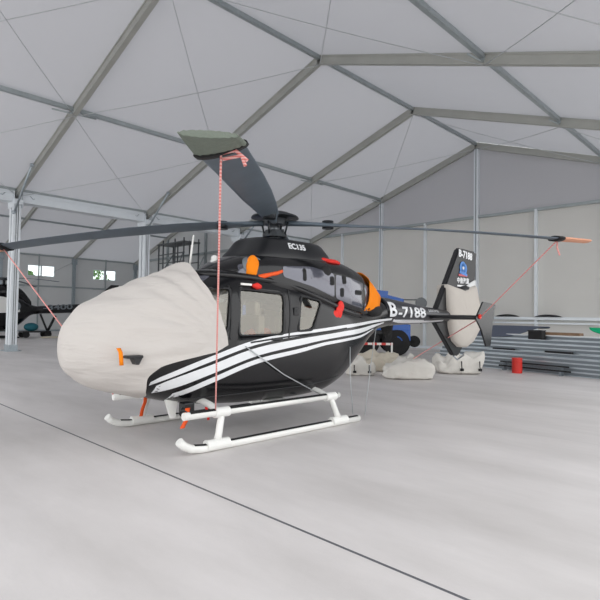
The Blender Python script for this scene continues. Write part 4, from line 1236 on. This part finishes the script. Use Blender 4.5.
# trees outside the windows
def tree(loc, h, label):
    t = thing('tree', label, 'tree', loc)
    mb = MB(); mb.tube([(0, 0, 0), (.1, 0, h * .4), (0, .1, h * .75)], [.22, .15, .07], 10); mb.done('trunk', M['bark'], t)
    mb = MB()
    rnd = random.Random(int(h * 100))
    for i in range(900):
        u = rnd.random(); a = rnd.random() * 2 * PI; zz = h * (.35 + .65 * u)
        rr = (1.9 * math.sin(PI * (.12 + .85 * u))) * math.sqrt(rnd.random())
        p = Vector((math.cos(a) * rr, math.sin(a) * rr, zz))
        n1 = Vector((rnd.uniform(-1, 1), rnd.uniform(-1, 1), rnd.uniform(-1, 1))).normalized() * .17
        n2 = n1.cross(Vector((rnd.uniform(-1, 1), rnd.uniform(-1, 1), rnd.uniform(-1, 1)))).normalized() * .09
        vs = [mb.bm.verts.new(q) for q in (p - n1, p + n2, p + n1, p - n2)]; mb.face(vs)
    mb.done('foliage', M['leaf'], t, fix=False)
tree((-31, 17.6, 0), 7.0, 'green tree outside, filling most of the right far window')
tree((-33, 11.2, 0), 6.0, 'green tree outside, its top just showing in the left far window')

# ------------------------------------------------------------------ camera
cam_d = bpy.data.cameras.new('camera'); cam = bpy.data.objects.new('camera', cam_d); C.objects.link(cam)
R_ = Vector((0.7152370, 0.6987128, 0.0153765)); U_ = Vector((0.0114867, -0.0337512, 0.9993643)); F_ = Vector((-0.6987876, 0.7146057, 0.0321660))
mw = Matrix((R_, U_, -F_)).transposed().to_4x4(); mw.translation = Vector((24.929, -7.3663, 1.703))
cam.matrix_world = mw
cam_d.sensor_width = 36; cam_d.lens = 36 * 515.08 / 600; cam_d.clip_end = 300
bpy.context.scene.camera = cam

# ------------------------------------------------------------------ light: overcast daylight
w = bpy.data.worlds.new('world'); bpy.context.scene.world = w; w.use_nodes = True
nt = w.node_tree; bg = nt.nodes['Background']
tc = nt.nodes.new('ShaderNodeTexCoord'); sp = nt.nodes.new('ShaderNodeSeparateXYZ'); cr = nt.nodes.new('ShaderNodeValToRGB')
nt.links.new(tc.outputs['Generated'], sp.inputs[0]); nt.links.new(sp.outputs['Z'], cr.inputs['Fac'])
cr.color_ramp.elements[0].position = 0.0; cr.color_ramp.elements[0].color = (1.0, 1.0, 1.0, 1)
cr.color_ramp.elements[1].position = 0.6; cr.color_ramp.elements[1].color = (.97, .985, 1.0, 1)
nt.links.new(cr.outputs['Color'], bg.inputs['Color'])
bg.inputs['Strength'].default_value = 2.1
sc = bpy.context.scene
sc.view_settings.view_transform = 'Standard'; sc.view_settings.look = 'None'; sc.view_settings.gamma = 1.0; sc.view_settings.exposure = -0.10
sc.cycles.max_bounces = 10; sc.cycles.diffuse_bounces = 6; sc.cycles.transparent_max_bounces = 12
sc.cycles.sample_clamp_indirect = 8.0
